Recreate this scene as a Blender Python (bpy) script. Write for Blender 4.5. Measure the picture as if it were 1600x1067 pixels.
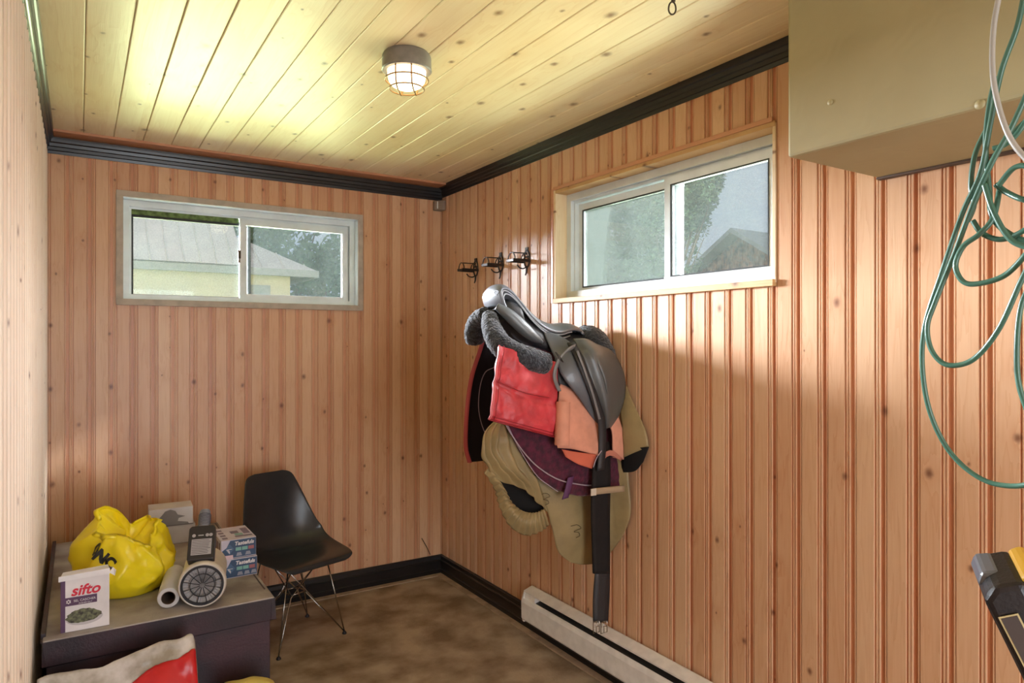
import bpy, bmesh, math, random
from mathutils import Vector, Matrix, noise
random.seed(7)
R = math.radians
for o in list(bpy.data.objects): bpy.data.objects.remove(o)
S = bpy.context.scene
COL = S.collection

# ------------------------------------------------------------------ camera
FPX, CX, CY, EYE = 1066.0, 800.0, 533.5, 1.45
YAW = math.atan((800 - 123) / FPX)
cd = bpy.data.cameras.new('camera'); cam = bpy.data.objects.new('camera', cd); COL.objects.link(cam)
cd.sensor_width = 36; cd.lens = 36 * FPX / 1600; cd.clip_start = 0.02; cd.clip_end = 300
cam.location = (0, 0, EYE); cam.rotation_euler = (R(90), 0, -YAW)
S.camera = cam
S.view_settings.view_transform = 'Standard'; S.view_settings.look = 'None'
S.view_settings.gamma = 1; S.view_settings.exposure = 0.3; S.view_settings.use_curve_mapping = False

# ------------------------------------------------------------------ light
def world():
    w = bpy.data.worlds.new('overcast'); S.world = w; w.use_nodes = True
    nt = w.node_tree; nt.nodes.clear()
    out = nt.nodes.new('ShaderNodeOutputWorld'); bg = nt.nodes.new('ShaderNodeBackground')
    tc = nt.nodes.new('ShaderNodeTexCoord'); nz = nt.nodes.new('ShaderNodeTexNoise')
    nz.inputs['Scale'].default_value = 2.2; nz.inputs['Detail'].default_value = 5
    rp = nt.nodes.new('ShaderNodeValToRGB')
    rp.color_ramp.elements[0].position = .38; rp.color_ramp.elements[0].color = (.30, .37, .48, 1)
    rp.color_ramp.elements[1].position = .62; rp.color_ramp.elements[1].color = (.46, .47, .52, 1)
    nt.links.new(tc.outputs['Generated'], nz.inputs['Vector']); nt.links.new(nz.outputs[0], rp.inputs[0])
    nt.links.new(rp.outputs[0], bg.inputs[0]); bg.inputs[1].default_value = .95
    nt.links.new(bg.outputs[0], out.inputs[0])
world()

def lamp(name, loc, target, size, power, color, shape='RECTANGLE', size_y=None):
    l = bpy.data.lights.new(name, 'AREA'); l.energy = power; l.color = color; l.shape = shape
    l.size = size; l.size_y = size_y or size
    o = bpy.data.objects.new(name, l); COL.objects.link(o); o.location = loc
    o.rotation_euler = (Vector(target) - Vector(loc)).to_track_quat('-Z', 'Y').to_euler()
    return o
# daylight reaching the back window from the bright sky left of the neighbouring house
lamp('daylight_back', (-3.2, 10.2, 3.35), (.9, 3.9, 1.95), 1.6, 750, (.90, .94, 1))
lamp('daylight_back_glancing', (-1.1, 10.6, 2.9), (.75, 3.9, 1.95), 1.9, 8200, (.86, .92, 1))
# daylight reaching the right window from the open sky
lamp('daylight_right_high', (5.6, -2.6, 4.7), (1.92, 2.0, 1.9), 1.2, 1300, (.95, .96, 1)).data.spread = R(50)
lamp('daylight_right_level', (6.2, 1.2, 3.2), (1.92, 2.0, 1.9), 2.6, 1400, (.92, .96, 1))
# light thrown up by the sunlit lawn outside both windows
lamp('lawn_bounce_back', (.8, 6.4, .1), (.8, 3.8, 2.05), 3.2, 340, (.82, 1, .52), size_y=2.0)
lamp('lawn_bounce_far', (.8, 9.4, .1), (.8, 3.8, 1.95), 3.6, 1200, (.80, 1, .56), size_y=2.4)
lamp('lawn_bounce_right', (4.2, 2.2, .1), (1.9, 2.0, 2.05), 2.6, 620, (.86, 1, .70), size_y=2.2)
# soft fill lamp added in the unseen doorway opening behind the camera
lamp('doorway_fill', (.75, -1.72, 1.1), (1.0, 2.5, 1.1), 1.0, 48, (.88, .94, 1), size_y=2.0)

# sun on the outdoors (it stands behind the building and does not reach the windows)
sn = bpy.data.lights.new('sun', 'SUN'); sn.energy = .55; sn.angle = R(8); sn.color = (1, .96, .9)
so = bpy.data.objects.new('sun', sn); COL.objects.link(so); so.rotation_euler = (Vector((.75, .45, -.62))).to_track_quat('-Z', 'Y').to_euler()

# ------------------------------------------------------------------ helpers
_s, _c = math.sin(YAW), math.cos(YAW)
def W(px, py, X=None, Y=None, Z=None):
    """world point seen at a place of the photograph, on a real plane X=, Y= or Z="""
    u = (px - CX) / FPX; v = -(py - CY) / FPX
    r = Vector((_s + u * _c, _c - u * _s, v))
    if X is not None: t = X / r.x
    elif Y is not None: t = Y / r.y
    else: t = (Z - EYE) / r.z
    return Vector((r.x * t, r.y * t, EYE + r.z * t))

class MB:
    def __init__(s): s.v = []; s.f = []; s.m = []; s.cur = 0
    def add(s, vs, fs):
        b = len(s.v); s.v += [tuple(v) for v in vs]
        for f in fs: s.f.append(tuple(b + i for i in f)); s.m.append(s.cur)
        return s
    def box(s, a, b, M=None):
        x0, y0, z0 = a; x1, y1, z1 = b
        vs = [Vector(p) for p in ((x0,y0,z0),(x1,y0,z0),(x1,y1,z0),(x0,y1,z0),(x0,y0,z1),(x1,y0,z1),(x1,y1,z1),(x0,y1,z1))]
        if M is not None: vs = [M @ v for v in vs]
        return s.add(vs, [(0,3,2,1),(4,5,6,7),(0,1,5,4),(1,2,6,5),(2,3,7,6),(3,0,4,7)])
    def prism(s, poly, axis, a, b, M=None):
        """poly: list of 2D points; extruded along axis ('x','y','z') from a to b"""
        n = len(poly)
        def P(p, t): return Vector({'x': (t, p[0], p[1]), 'y': (p[0], t, p[1]), 'z': (p[0], p[1], t)}[axis])
        vs = [P(p, a) for p in poly] + [P(p, b) for p in poly]
        if M is not None: vs = [M @ v for v in vs]
        fs = [tuple(range(n))[::-1], tuple(range(n, 2 * n))] + [(i, (i + 1) % n, n + (i + 1) % n, n + i) for i in range(n)]
        return s.add(vs, fs)
    def tube(s, pts, r, seg=10, closed=False, caps=True, flat=1.0):
        pts = [Vector(p) for p in pts]; n = len(pts)
        rs = list(r) if hasattr(r, '__len__') else [r] * n
        vs = []; up = None
        for i, p in enumerate(pts):
            if closed: t = pts[(i + 1) % n] - pts[i - 1]
            else: t = pts[min(i + 1, n - 1)] - pts[max(i - 1, 0)]
            t.normalize()
            if up is None:
                up = Vector((0, 0, 1)) if abs(t.z) < .9 else Vector((1, 0, 0))
            up = (up - t * up.dot(t))
            if up.length < 1e-5: up = t.orthogonal()
            up.normalize(); sd = t.cross(up)
            for k in range(seg):
                a = 2 * math.pi * k / seg
                vs.append(p + (up * math.cos(a) + sd * math.sin(a) * flat) * rs[i])
        fs = []
        m = n if closed else n - 1
        for i in range(m):
            j = (i + 1) % n
            for k in range(seg):
                k2 = (k + 1) % seg
                fs.append((i * seg + k, i * seg + k2, j * seg + k2, j * seg + k))
        if caps and not closed:
            fs.append(tuple(range(seg))[::-1]); fs.append(tuple((n - 1) * seg + k for k in range(seg)))
        return s.add(vs, fs)
    def lathe(s, prof, M=None, seg=32, close=False):
        vs = []; n = len(prof)
        for r, z in prof:
            for k in range(seg):
                a = 2 * math.pi * k / seg; v = Vector((r * math.cos(a), r * math.sin(a), z))
                vs.append(M @ v if M is not None else v)
        fs = []
        for i in range(n if close else n - 1):
            j = (i + 1) % n
            for k in range(seg):
                k2 = (k + 1) % seg
                fs.append((i * seg + k, i * seg + k2, j * seg + k2, j * seg + k))
        return s.add(vs, fs)
    def grid(s, rows, wrap=False):
        n = len(rows); m = len(rows[0]); vs = [p for r in rows for p in r]; fs = []
        for i in range(n - 1):
            for j in range(m if wrap else m - 1):
                j2 = (j + 1) % m
                fs.append((i * m + j, i * m + j2, (i + 1) * m + j2, (i + 1) * m + j))
        return s.add(vs, fs)
    def build(s, name, mats, parent=None, smooth=False, bevel=0, solid=0, sub=0, off=0, angle=None):
        me = bpy.data.meshes.new(name); me.from_pydata(s.v, [], s.f)
        if not isinstance(mats, (list, tuple)): mats = [mats]
        for m in mats: me.materials.append(m)
        for p, i in zip(me.polygons, s.m): p.material_index = i; p.use_smooth = smooth
        bm = bmesh.new(); bm.from_mesh(me)
        bmesh.ops.remove_doubles(bm, verts=bm.verts, dist=1e-6)
        if not solid: bmesh.ops.recalc_face_normals(bm, faces=bm.faces)
        bm.to_mesh(me); bm.free()
        o = bpy.data.objects.new(name, me); COL.objects.link(o)
        if parent is not None: o.parent = parent; o.matrix_parent_inverse = parent.matrix_world.inverted() if False else Matrix()
        if solid:
            d = o.modifiers.new('s', 'SOLIDIFY'); d.thickness = solid; d.offset = off
        if bevel:
            b = o.modifiers.new('b', 'BEVEL'); b.width = bevel; b.segments = 2; b.limit_method = 'ANGLE'; b.angle_limit = R(35)
        if sub:
            d = o.modifiers.new('u', 'SUBSURF'); d.levels = sub; d.render_levels = sub
        if angle and smooth:
            me.set_sharp_from_angle(angle=R(angle))
        return o

def cr(pts, n):
    """Catmull-Rom resample"""
    pts = [Vector(p) for p in pts]; m = len(pts) - 1
    if m == 0: return [pts[0].copy() for _ in range(n)]
    out = []
    for k in range(n):
        t = k / (n - 1) * m; i = min(int(t), m - 1); f = t - i
        p1, p2 = pts[i], pts[i + 1]
        p0 = pts[i - 1] if i > 0 else p1 * 2 - p2
        p3 = pts[i + 2] if i + 2 <= m else p2 * 2 - p1
        out.append(.5 * ((2 * p1) + (p2 - p0) * f + (2 * p0 - 5 * p1 + 4 * p2 - p3) * f * f + (3 * p1 - p0 - 3 * p2 + p3) * f ** 3))
    return out
def loft(rails, n=24, m=16, fn=None):
    """surface through several rail curves; fn(p,u,v) may displace"""
    rs = [cr(r, n) for r in rails]; rows = []
    for i in range(n):
        row = cr([r[i] for r in rs], m) if len(rs) > 2 else [rs[0][i].lerp(rs[1][i], j / (m - 1)) for j in range(m)]
        if fn: row = [fn(p, i / (n - 1), j / (m - 1)) for j, p in enumerate(row)]
        rows.append(row)
    return MB().grid(rows)
def ribbon(path, width, across, n=30):
    p = cr(path, n); a = Vector(across).normalized() * width / 2
    return MB().grid([[q - a, q, q + a] for q in p])
def thing(name, label, cat, loc=(0, 0, 0), group=None, rz=0):
    o = bpy.data.objects.new(name, None); COL.objects.link(o); o.empty_display_size = .05
    o.location = loc; o.rotation_euler = (0, 0, rz); o['label'] = label; o['category'] = cat
    if group: o['group'] = group
    return o
def tag(o, label, cat, group=None, kind=None):
    o['label'] = label; o['category'] = cat
    if group: o['group'] = group
    if kind: o['kind'] = kind
    return o
def struct(o, label=None, cat=None):
    o['kind'] = 'structure'
    if label: o['label'] = label
    if cat: o['category'] = cat
    return o
def settle(root, kids_world=True):
    """children were modelled in world coordinates: move them into the root's frame"""
    bpy.context.view_layer.update()
    inv = root.matrix_world.inverted()
    for c in root.children: c.matrix_parent_inverse = inv
def text(s, name, mat, parent, M, size, extrude=.0004, shear=0, sx=1, bold=0, bend=None):
    cu = bpy.data.curves.new('t', 'FONT'); cu.body = s; cu.size = size; cu.extrude = extrude; cu.shear = shear
    cu.offset = bold; cu.align_x = 'CENTER'; cu.align_y = 'CENTER'; cu.resolution_u = 4
    t = bpy.data.objects.new('t', cu); COL.objects.link(t); bpy.context.view_layer.update()
    me = bpy.data.meshes.new_from_object(t.evaluated_get(bpy.context.evaluated_depsgraph_get()))
    bpy.data.objects.remove(t)
    me.transform(Matrix.Diagonal((sx, 1, 1, 1)))
    if bend:
        bb = bmesh.new(); bb.from_mesh(me); bmesh.ops.triangulate(bb, faces=bb.faces); bmesh.ops.subdivide_edges(bb, edges=bb.edges, cuts=3, use_grid_fill=True); bb.to_mesh(me); bb.free()
        for v in me.vertices: v.co = bend(v.co)
    if M is not None: me.transform(M)
    me.materials.clear(); me.materials.append(mat); me.name = name
    o = bpy.data.objects.new(name, me); COL.objects.link(o)
    if parent: o.parent = parent
    return o
def frame(o, xdir, up):
    """matrix: local x -> xdir, local y -> up, local z -> outward normal"""
    x = Vector(xdir).normalized(); y = Vector(up); y = (y - x * y.dot(x)).normalized(); z = x.cross(y)
    return Matrix(((x.x, y.x, z.x, o[0]), (x.y, y.y, z.y, o[1]), (x.z, y.z, z.z, o[2]), (0, 0, 0, 1)))

# ------------------------------------------------------------------ materials
def lin(c): return tuple(((x / 255 + .055) / 1.055) ** 2.4 if x > 10 else x / 255 / 12.92 for x in c)
def M_(name, col, rough=.5, metal=0, spec=.5, nscale=0, namt=.1, bump=0, bscale=60, sheen=0, coat=0, trans=0, emit=None, estr=0, col2=None, detail=4):
    m = bpy.data.materials.new(name); m.use_nodes = True; nt = m.node_tree; b = nt.nodes['Principled BSDF']
    c = lin(col) + (1,)
    b.inputs['Base Color'].default_value = c; b.inputs['Roughness'].default_value = rough; b.inputs['Metallic'].default_value = metal
    b.inputs['Specular IOR Level'].default_value = spec
    b.inputs['Sheen Weight'].default_value = sheen; b.inputs['Coat Weight'].default_value = coat; b.inputs['Transmission Weight'].default_value = trans
    if emit: b.inputs['Emission Color'].default_value = lin(emit) + (1,); b.inputs['Emission Strength'].default_value = estr
    tc = nt.nodes.new('ShaderNodeTexCoord')
    if nscale == 0: nscale = 12; namt = min(namt, .06)
    nz = nt.nodes.new('ShaderNodeTexNoise'); nz.inputs['Scale'].default_value = nscale; nz.inputs['Detail'].default_value = detail
    nt.links.new(tc.outputs['Object'], nz.inputs['Vector'])
    rp = nt.nodes.new('ShaderNodeValToRGB'); nt.links.new(nz.outputs[0], rp.inputs[0])
    c2 = lin(col2) if col2 else tuple(x * (1 - namt * 2) for x in c[:3])
    rp.color_ramp.elements[0].position = .35; rp.color_ramp.elements[0].color = tuple(c2) + (1,)
    rp.color_ramp.elements[1].position = .62; rp.color_ramp.elements[1].color = c
    nt.links.new(rp.outputs[0], b.inputs['Base Color'])
    if bump:
        n2 = nt.nodes.new('ShaderNodeTexNoise'); n2.inputs['Scale'].default_value = bscale; n2.inputs['Detail'].default_value = 3
        nt.links.new(tc.outputs['Object'], n2.inputs['Vector'])
        bp = nt.nodes.new('ShaderNodeBump'); bp.inputs['Strength'].default_value = bump; bp.inputs['Distance'].default_value = .01
        nt.links.new(n2.outputs[0], bp.inputs['Height']); nt.links.new(bp.outputs[0], b.inputs['Normal'])
    return m

def wood(name, light, dark, knot, U, V, period, off=0., rough=.34, var=.42, kdens=.33, kscale=8.5, grain=26, spec=.5):
    m = bpy.data.materials.new(name); m.use_nodes = True; nt = m.node_tree; L = nt.links; N = nt.nodes
    b = N['Principled BSDF']; b.inputs['Roughness'].default_value = rough; b.inputs['Specular IOR Level'].default_value = spec
    tc = N.new('ShaderNodeTexCoord'); sp = N.new('ShaderNodeSeparateXYZ'); L.new(tc.outputs['Object'], sp.inputs[0])
    def mth(op, a, b_=None, c=None):
        n = N.new('ShaderNodeMath'); n.operation = op
        for i, x in enumerate((a, b_, c)):
            if x is None: continue
            if isinstance(x, (int, float)): n.inputs[i].default_value = x
            else: L.new(x, n.inputs[i])
        return n.outputs[0]
    u, v = sp.outputs[U], sp.outputs[V]
    idx = mth('FLOOR', mth('ADD', mth('DIVIDE', u, period), off))
    wn = N.new('ShaderNodeTexWhiteNoise'); wn.noise_dimensions = '1D'; L.new(idx, wn.inputs['W'])
    rnd = wn.outputs['Value']
    cb = N.new('ShaderNodeCombineXYZ'); L.new(mth('MULTIPLY', u, 1.0), cb.inputs[0]); L.new(mth('MULTIPLY', v, .06), cb.inputs[1]); L.new(mth('MULTIPLY', rnd, 9.), cb.inputs[2])
    # knots
    ck = N.new('ShaderNodeCombineXYZ'); L.new(u, ck.inputs[0]); L.new(mth('MULTIPLY', v, .75), ck.inputs[1]); L.new(mth('MULTIPLY', idx, .37), ck.inputs[2])
    vo = N.new('ShaderNodeTexVoronoi'); vo.voronoi_dimensions = '2D'; vo.inputs['Scale'].default_value = kscale; L.new(ck.outputs[0], vo.inputs['Vector'])
    vs = N.new('ShaderNodeSeparateXYZ'); L.new(vo.outputs['Color'], vs.inputs[0])
    keep = mth('LESS_THAN', vs.outputs[0], kdens)
    size = mth('ADD', mth('MULTIPLY', vs.outputs[1], .11), .035)
    nzk = N.new('ShaderNodeTexNoise'); nzk.inputs['Scale'].default_value = 70; L.new(tc.outputs['Object'], nzk.inputs['Vector'])
    dist = mth('ADD', vo.outputs['Distance'], mth('MULTIPLY', mth('SUBTRACT', nzk.outputs[0], .5), .05))
    mr = N.new('ShaderNodeMapRange'); mr.interpolation_type = 'SMOOTHSTEP'
    L.new(dist, mr.inputs['Value']); mr.inputs['From Min'].default_value = 0; L.new(size, mr.inputs['From Max']); mr.inputs['To Min'].default_value = 1; mr.inputs['To Max'].default_value = 0
    kn = mth('MULTIPLY', mr.outputs[0], keep)
    # halo bends the grain
    h2 = N.new('ShaderNodeMapRange'); L.new(vo.outputs['Distance'], h2.inputs['Value']); h2.inputs['From Max'].default_value = .4; h2.inputs['To Min'].default_value = 1; h2.inputs['To Max'].default_value = 0
    halo = mth('MULTIPLY', h2.outputs[0], keep)
    nz = N.new('ShaderNodeTexNoise'); nz.inputs['Scale'].default_value = grain; nz.inputs['Detail'].default_value = 3; L.new(cb.outputs[0], nz.inputs['Vector'])
    rings = mth('FRACT', mth('ADD', mth('MULTIPLY', nz.outputs[0], 7.), mth('MULTIPLY', halo, 1.2)))
    ringv = mth('POWER', rings, 3.)
    cb2 = N.new('ShaderNodeCombineXYZ'); L.new(mth('MULTIPLY', u, 1.), cb2.inputs[0]); L.new(mth('MULTIPLY', v, .03), cb2.inputs[1]); L.new(rnd, cb2.inputs[2])
    fz = N.new('ShaderNodeTexNoise'); fz.inputs['Scale'].default_value = 240; fz.inputs['Detail'].default_value = 2; L.new(cb2.outputs[0], fz.inputs['Vector'])
    lz = N.new('ShaderNodeTexNoise'); lz.inputs['Scale'].default_value = 2.3; lz.inputs['Detail'].default_value = 3; L.new(tc.outputs['Object'], lz.inputs['Vector'])
    f = mth('ADD', mth('ADD', mth('MULTIPLY', ringv, .22), mth('MULTIPLY', rnd, var)), mth('ADD', mth('MULTIPLY', fz.outputs[0], .25), mth('MULTIPLY', mth('SUBTRACT', lz.outputs[0], .5), .55)))
    f = mth('ADD', f, mth('MULTIPLY', halo, .18))
    mix = N.new('ShaderNodeMix'); mix.data_type = 'RGBA'; mix.clamp_factor = True
    L.new(f, mix.inputs[0]); mix.inputs[6].default_value = lin(light) + (1,); mix.inputs[7].default_value = lin(dark) + (1,)
    mk = N.new('ShaderNodeMix'); mk.data_type = 'RGBA'; L.new(mth('MULTIPLY', kn, .85), mk.inputs[0]); L.new(mix.outputs[2], mk.inputs[6]); mk.inputs[7].default_value = lin(knot) + (1,)
    L.new(mk.outputs[2], b.inputs['Base Color'])
    bp = N.new('ShaderNodeBump'); bp.inputs['Strength'].default_value = .12; bp.inputs['Distance'].default_value = .002
    L.new(mth('ADD', ringv, fz.outputs[0]), bp.inputs['Height']); L.new(bp.outputs[0], b.inputs['Normal'])
    return m

PER = .0895
WALLC = ((226, 188, 152), (196, 138, 98), (108, 62, 40))
m_wallR = wood('pine panelling right', *WALLC, 'Y', 'Z', PER, off=.0)
m_wallB = wood('pine panelling back', *WALLC, 'X', 'Z', PER, off=.3)
m_wallL = wood('pine panelling left', (240, 224, 204), (220, 192, 164), (134, 100, 80), 'Y', 'Z', PER, off=.6)
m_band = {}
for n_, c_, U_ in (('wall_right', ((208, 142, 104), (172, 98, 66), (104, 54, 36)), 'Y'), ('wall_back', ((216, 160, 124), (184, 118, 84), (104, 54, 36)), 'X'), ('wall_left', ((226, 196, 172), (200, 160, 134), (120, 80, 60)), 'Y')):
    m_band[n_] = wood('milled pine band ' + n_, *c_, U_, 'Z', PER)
m_ceil = wood('ceiling boards', (246, 228, 190), (224, 190, 140), (120, 76, 40), 'X', 'Y', .1225, off=.13, kdens=.6, kscale=6, rough=.42, grain=14)
m_strip = wood('pine strip', (214, 158, 122), (184, 124, 88), (110, 66, 44), 'Z', 'X', .3, kdens=.2)
m_raw = wood('raw pine jamb', (248, 232, 200), (226, 196, 150), (120, 70, 36), 'X', 'Z', .3, rough=.6, kdens=.4)
m_rawh = wood('raw pine sill', (216, 180, 128), (180, 132, 82), (100, 60, 36), 'Z', 'Y', .3, rough=.6, kdens=.5)
m_trim = M_('black painted moulding', (30, 28, 30), rough=.28, nscale=9, namt=.2)
m_casing = M_('taupe painted casing', (190, 178, 164), rough=.5, nscale=20, namt=.1)
m_vinyl = M_('white vinyl', (230, 238, 240), rough=.35, nscale=9, namt=.06)
m_seal = M_('dark rubber seal', (52, 54, 54), rough=.7)
m_mould = M_('green algae stain', (116, 138, 82), rough=.9, nscale=40, namt=.3)
def floor_mat():
    m = M_('stained concrete', (184, 164, 140), rough=.7, nscale=5.5, col2=(128, 106, 84), bump=.35, bscale=70, detail=12)
    return m
m_floor = floor_mat()
m_kerb = M_('dusty concrete kerb', (186, 160, 134), rough=.85, nscale=14, namt=.15, bump=.2)
m_box = M_('troweled tan plaster', (168, 156, 116), rough=.7, nscale=3, namt=.05)
def plaster_bump(m):
    nt = m.node_tree; b = nt.nodes['Principled BSDF']; tc = nt.nodes.new('ShaderNodeTexCoord')
    w = nt.nodes.new('ShaderNodeTexWave'); w.wave_type = 'RINGS'; w.inputs['Scale'].default_value = 5; w.inputs['Distortion'].default_value = 22; w.inputs['Detail'].default_value = 2; w.inputs['Detail Scale'].default_value = 1.2
    n = nt.nodes.new('ShaderNodeTexNoise'); n.inputs['Scale'].default_value = 320
    a = nt.nodes.new('ShaderNodeMath'); a.operation = 'MULTIPLY_ADD'; a.inputs[1].default_value = .35
    nt.links.new(tc.outputs['Object'], w.inputs[0]); nt.links.new(tc.outputs['Object'], n.inputs[0])
    nt.links.new(n.outputs[0], a.inputs[0]); nt.links.new(w.outputs[1], a.inputs[2])
    bp = nt.nodes.new('ShaderNodeBump'); bp.inputs['Strength'].default_value = .12; bp.inputs['Distance'].default_value = .003
    nt.links.new(a.outputs[0], bp.inputs['Height']); nt.links.new(bp.outputs[0], b.inputs['Normal'])
plaster_bump(m_box)
def glass_mat(name, haze, tint=(1, 1, 1), seed=0):
    m = bpy.data.materials.new(name); m.use_nodes = True; nt = m.node_tree; N = nt.nodes; L = nt.links
    N.remove(N['Principled BSDF']); out = N['Material Output']
    tr = N.new('ShaderNodeBsdfTransparent'); tr.inputs[0].default_value = tint + (1,)
    gl = N.new('ShaderNodeBsdfGlossy'); gl.inputs['Roughness'].default_value = .02
    fr = N.new('ShaderNodeFresnel'); fr.inputs[0].default_value = 1.3
    m1 = N.new('ShaderNodeMixShader'); L.new(fr.outputs[0], m1.inputs[0]); L.new(tr.outputs[0], m1.inputs[1]); L.new(gl.outputs[0], m1.inputs[2])
    df = N.new('ShaderNodeBsdfDiffuse'); df.inputs[0].default_value = (.22, .24, .23, 1)
    tl = N.new('ShaderNodeBsdfTranslucent'); tl.inputs[0].default_value = (.045, .055, .052, 1)
    m2 = N.new('ShaderNodeMixShader'); m2.inputs[0].default_value = .6; L.new(df.outputs[0], m2.inputs[1]); L.new(tl.outputs[0], m2.inputs[2])
    tc = N.new('ShaderNodeTexCoord'); mp = N.new('ShaderNodeMapping'); mp.inputs['Location'].default_value = (seed, seed * 2, 0); L.new(tc.outputs['Object'], mp.inputs[0])
    n1 = N.new('ShaderNodeTexNoise'); n1.inputs['Scale'].default_value = 4.5; n1.inputs['Detail'].default_value = 6; L.new(mp.outputs[0], n1.inputs[0])
    n2 = N.new('ShaderNodeTexNoise'); n2.inputs['Scale'].default_value = 160; n2.inputs['Detail'].default_value = 2; L.new(mp.outputs[0], n2.inputs[0])
    a = N.new('ShaderNodeMath'); a.operation = 'MULTIPLY'; L.new(n1.outputs[0], a.inputs[0]); L.new(n2.outputs[0], a.inputs[1])
    mr = N.new('ShaderNodeMapRange'); L.new(a.outputs[0], mr.inputs[0]); mr.inputs['From Min'].default_value = .12; mr.inputs['From Max'].default_value = .42
    mr.inputs['To Min'].default_value = haze * .5; mr.inputs['To Max'].default_value = haze * 1.6
    m3 = N.new('ShaderNodeMixShader'); L.new(mr.outputs[0], m3.inputs[0]); L.new(m1.outputs[0], m3.inputs[1]); L.new(m2.outputs[0], m3.inputs[2])
    L.new(m3.outputs[0], out.inputs['Surface'])
    return m
m_glass = glass_mat('dusty window glass', .16)
m_glass2 = glass_mat('fogged window glass', .36, seed=3.1)

# ------------------------------------------------------------------ room shell
XR, XL, YB, YF, ZC = 1.92, -.126, 3.846, -1.8, 2.42
WB = (.172, 1.39, 1.645, 2.172)      # opening in back wall  (x0,x1,z0,z1)
WR = (1.416, 2.632, 1.643, 2.165)    # opening in right wall (y0,y1,z0,z1)
TH = .15
PROF = [(0, 0), (.051, 0), (.0515, -.004), (.0535, -.004), (.0545, -.0012), (.0575, -.0012), (.0585, -.006), (.0715, -.006),
        (.0725, -.0012), (.0755, -.0012), (.0765, -.004), (.0785, -.004), (.0795, -.0012), (.0835, -.0012), (.0845, -.004), (.0885, -.004), (.0895, 0)]
PROF_L = [(a, (.0035 if abs(d + .0012) < 1e-6 else d)) for a, d in PROF]
def panel(mb, to3, u0, u1, z0, z1, phase, PROF=PROF):
    """panelled strip: to3(u, depth_into_room, z)"""
    k0 = math.floor((u0 - phase) / PER) - 1; us = []
    k = k0
    while phase + k * PER < u1:
        for a, d in PROF[:-1]:
            us.append((phase + k * PER + a, d))
        k += 1
    us = [x for x in us if u0 < x[0] < u1]
    us = [(u0, us[0][1])] + us + [(u1, us[-1][1])]
    f0 = len(mb.f); mb.grid([[to3(u, d, z0), to3(u, d, z1)] for u, d in us])
    for i in range(len(us) - 1):      # recessed faces use the redder, darker band material
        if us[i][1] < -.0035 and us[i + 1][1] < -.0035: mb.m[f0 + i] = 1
def wall(name, to3, u0, u1, hole, phase, mat):
    mb = MB(); mb.band = True
    if hole:
        a, b, c, d = hole
        parts = [(u0, a, 0, ZC), (b, u1, 0, ZC), (a, b, 0, c), (a, b, d, ZC)]
    else: parts = [(u0, u1, 0, ZC)]
    for (p, q, r, s_) in parts:
        panel(mb, to3, p, q, r, s_, phase, PROF_L if name == 'wall_left' else PROF)
        A = to3(p, -.012, r); B = to3(q, -TH, s_)
        mb.box([min(A[i], B[i]) for i in range(3)], [max(A[i], B[i]) for i in range(3)])
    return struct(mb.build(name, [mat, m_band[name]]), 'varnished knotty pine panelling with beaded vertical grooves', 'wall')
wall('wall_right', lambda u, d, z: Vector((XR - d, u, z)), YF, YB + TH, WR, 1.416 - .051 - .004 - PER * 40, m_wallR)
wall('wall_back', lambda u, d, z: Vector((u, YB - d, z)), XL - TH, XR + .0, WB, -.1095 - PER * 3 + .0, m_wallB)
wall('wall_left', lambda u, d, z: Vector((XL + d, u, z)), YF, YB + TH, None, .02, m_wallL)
# rear wall with the open doorway the photographer stands near
mb = MB(); mb.box((XL - TH, YF - .12, 0), (.2, YF, ZC)); mb.box((1.3, YF - .12, 0), (XR + TH, YF, ZC)); mb.box((.2, YF - .12, 2.15), (1.3, YF, ZC))
struct(mb.build('wall_rear', m_wallB), 'pine wall with open doorway', 'wall')
mb = MB(); mb.box((XL - .3, YF - .3, -.12), (XR + .3, YB + .3, 0)); struct(mb.build('floor', m_floor), 'stained bare concrete floor', 'floor')
# ceiling boards
mb = MB(); mb.box((XL - TH, YF - .12, ZC + .012), (XR + TH, YB + TH, ZC + .15))
x = -.35
while x < XR + .1:
    a, b = x + .0011, x + .1225 - .0011
    prof = [(a, ZC + .011), (a, ZC + .002), (a + .003, ZC), (b - .003, ZC), (b, ZC + .002), (b, ZC + .011)]
    if b > XL - TH: mb.prism([(max(p[0], XL - TH), p[1]) for p in prof], 'y', YF, YB)
    x += .1225
struct(mb.build('ceiling', m_ceil), 'knotty pine boards running away from the camera', 'ceiling')
# strip of pine along the back edge of the ceiling
mb = MB(); mb.box((XL, 3.742, ZC - .011), (XR, YB, ZC)); struct(mb.build('trim_1', m_strip), 'pine strip closing the ceiling boards at the back wall', 'trim')
# crown moulding
CROWN = [(0, 0), (.006, 0), (.010, .010), (.012, .014), (.022, .016), (.026, .030), (.034, .034), (.040, .048), (.052, .052), (.056, .064), (.058, .074), (0, .074)]
def crown(name, to3, u0, u1, z0, sc=1):
    n = len(CROWN); vs = [to3(u, p[0] * sc, z0 + p[1]) for u in (u0, u1) for p in CROWN]
    fs = [tuple(range(n)), tuple(range(n, 2 * n))[::-1]] + [(i, (i + 1) % n, n + (i + 1) % n, n + i) for i in range(n)]
    return struct(MB().add(vs, fs).build(name, m_trim, bevel=.0008), 'black crown moulding', 'trim')
crown('trim_2', lambda u, d, z: (XR - d, u, z), YF, YB, 2.346, .4)
crown('trim_3', lambda u, d, z: (u, YB - d, z), XL, XR, 2.328, .45)
crown('trim_4', lambda u, d, z: (XL + d, u, z), YF, YB, 2.346, .5)
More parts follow.
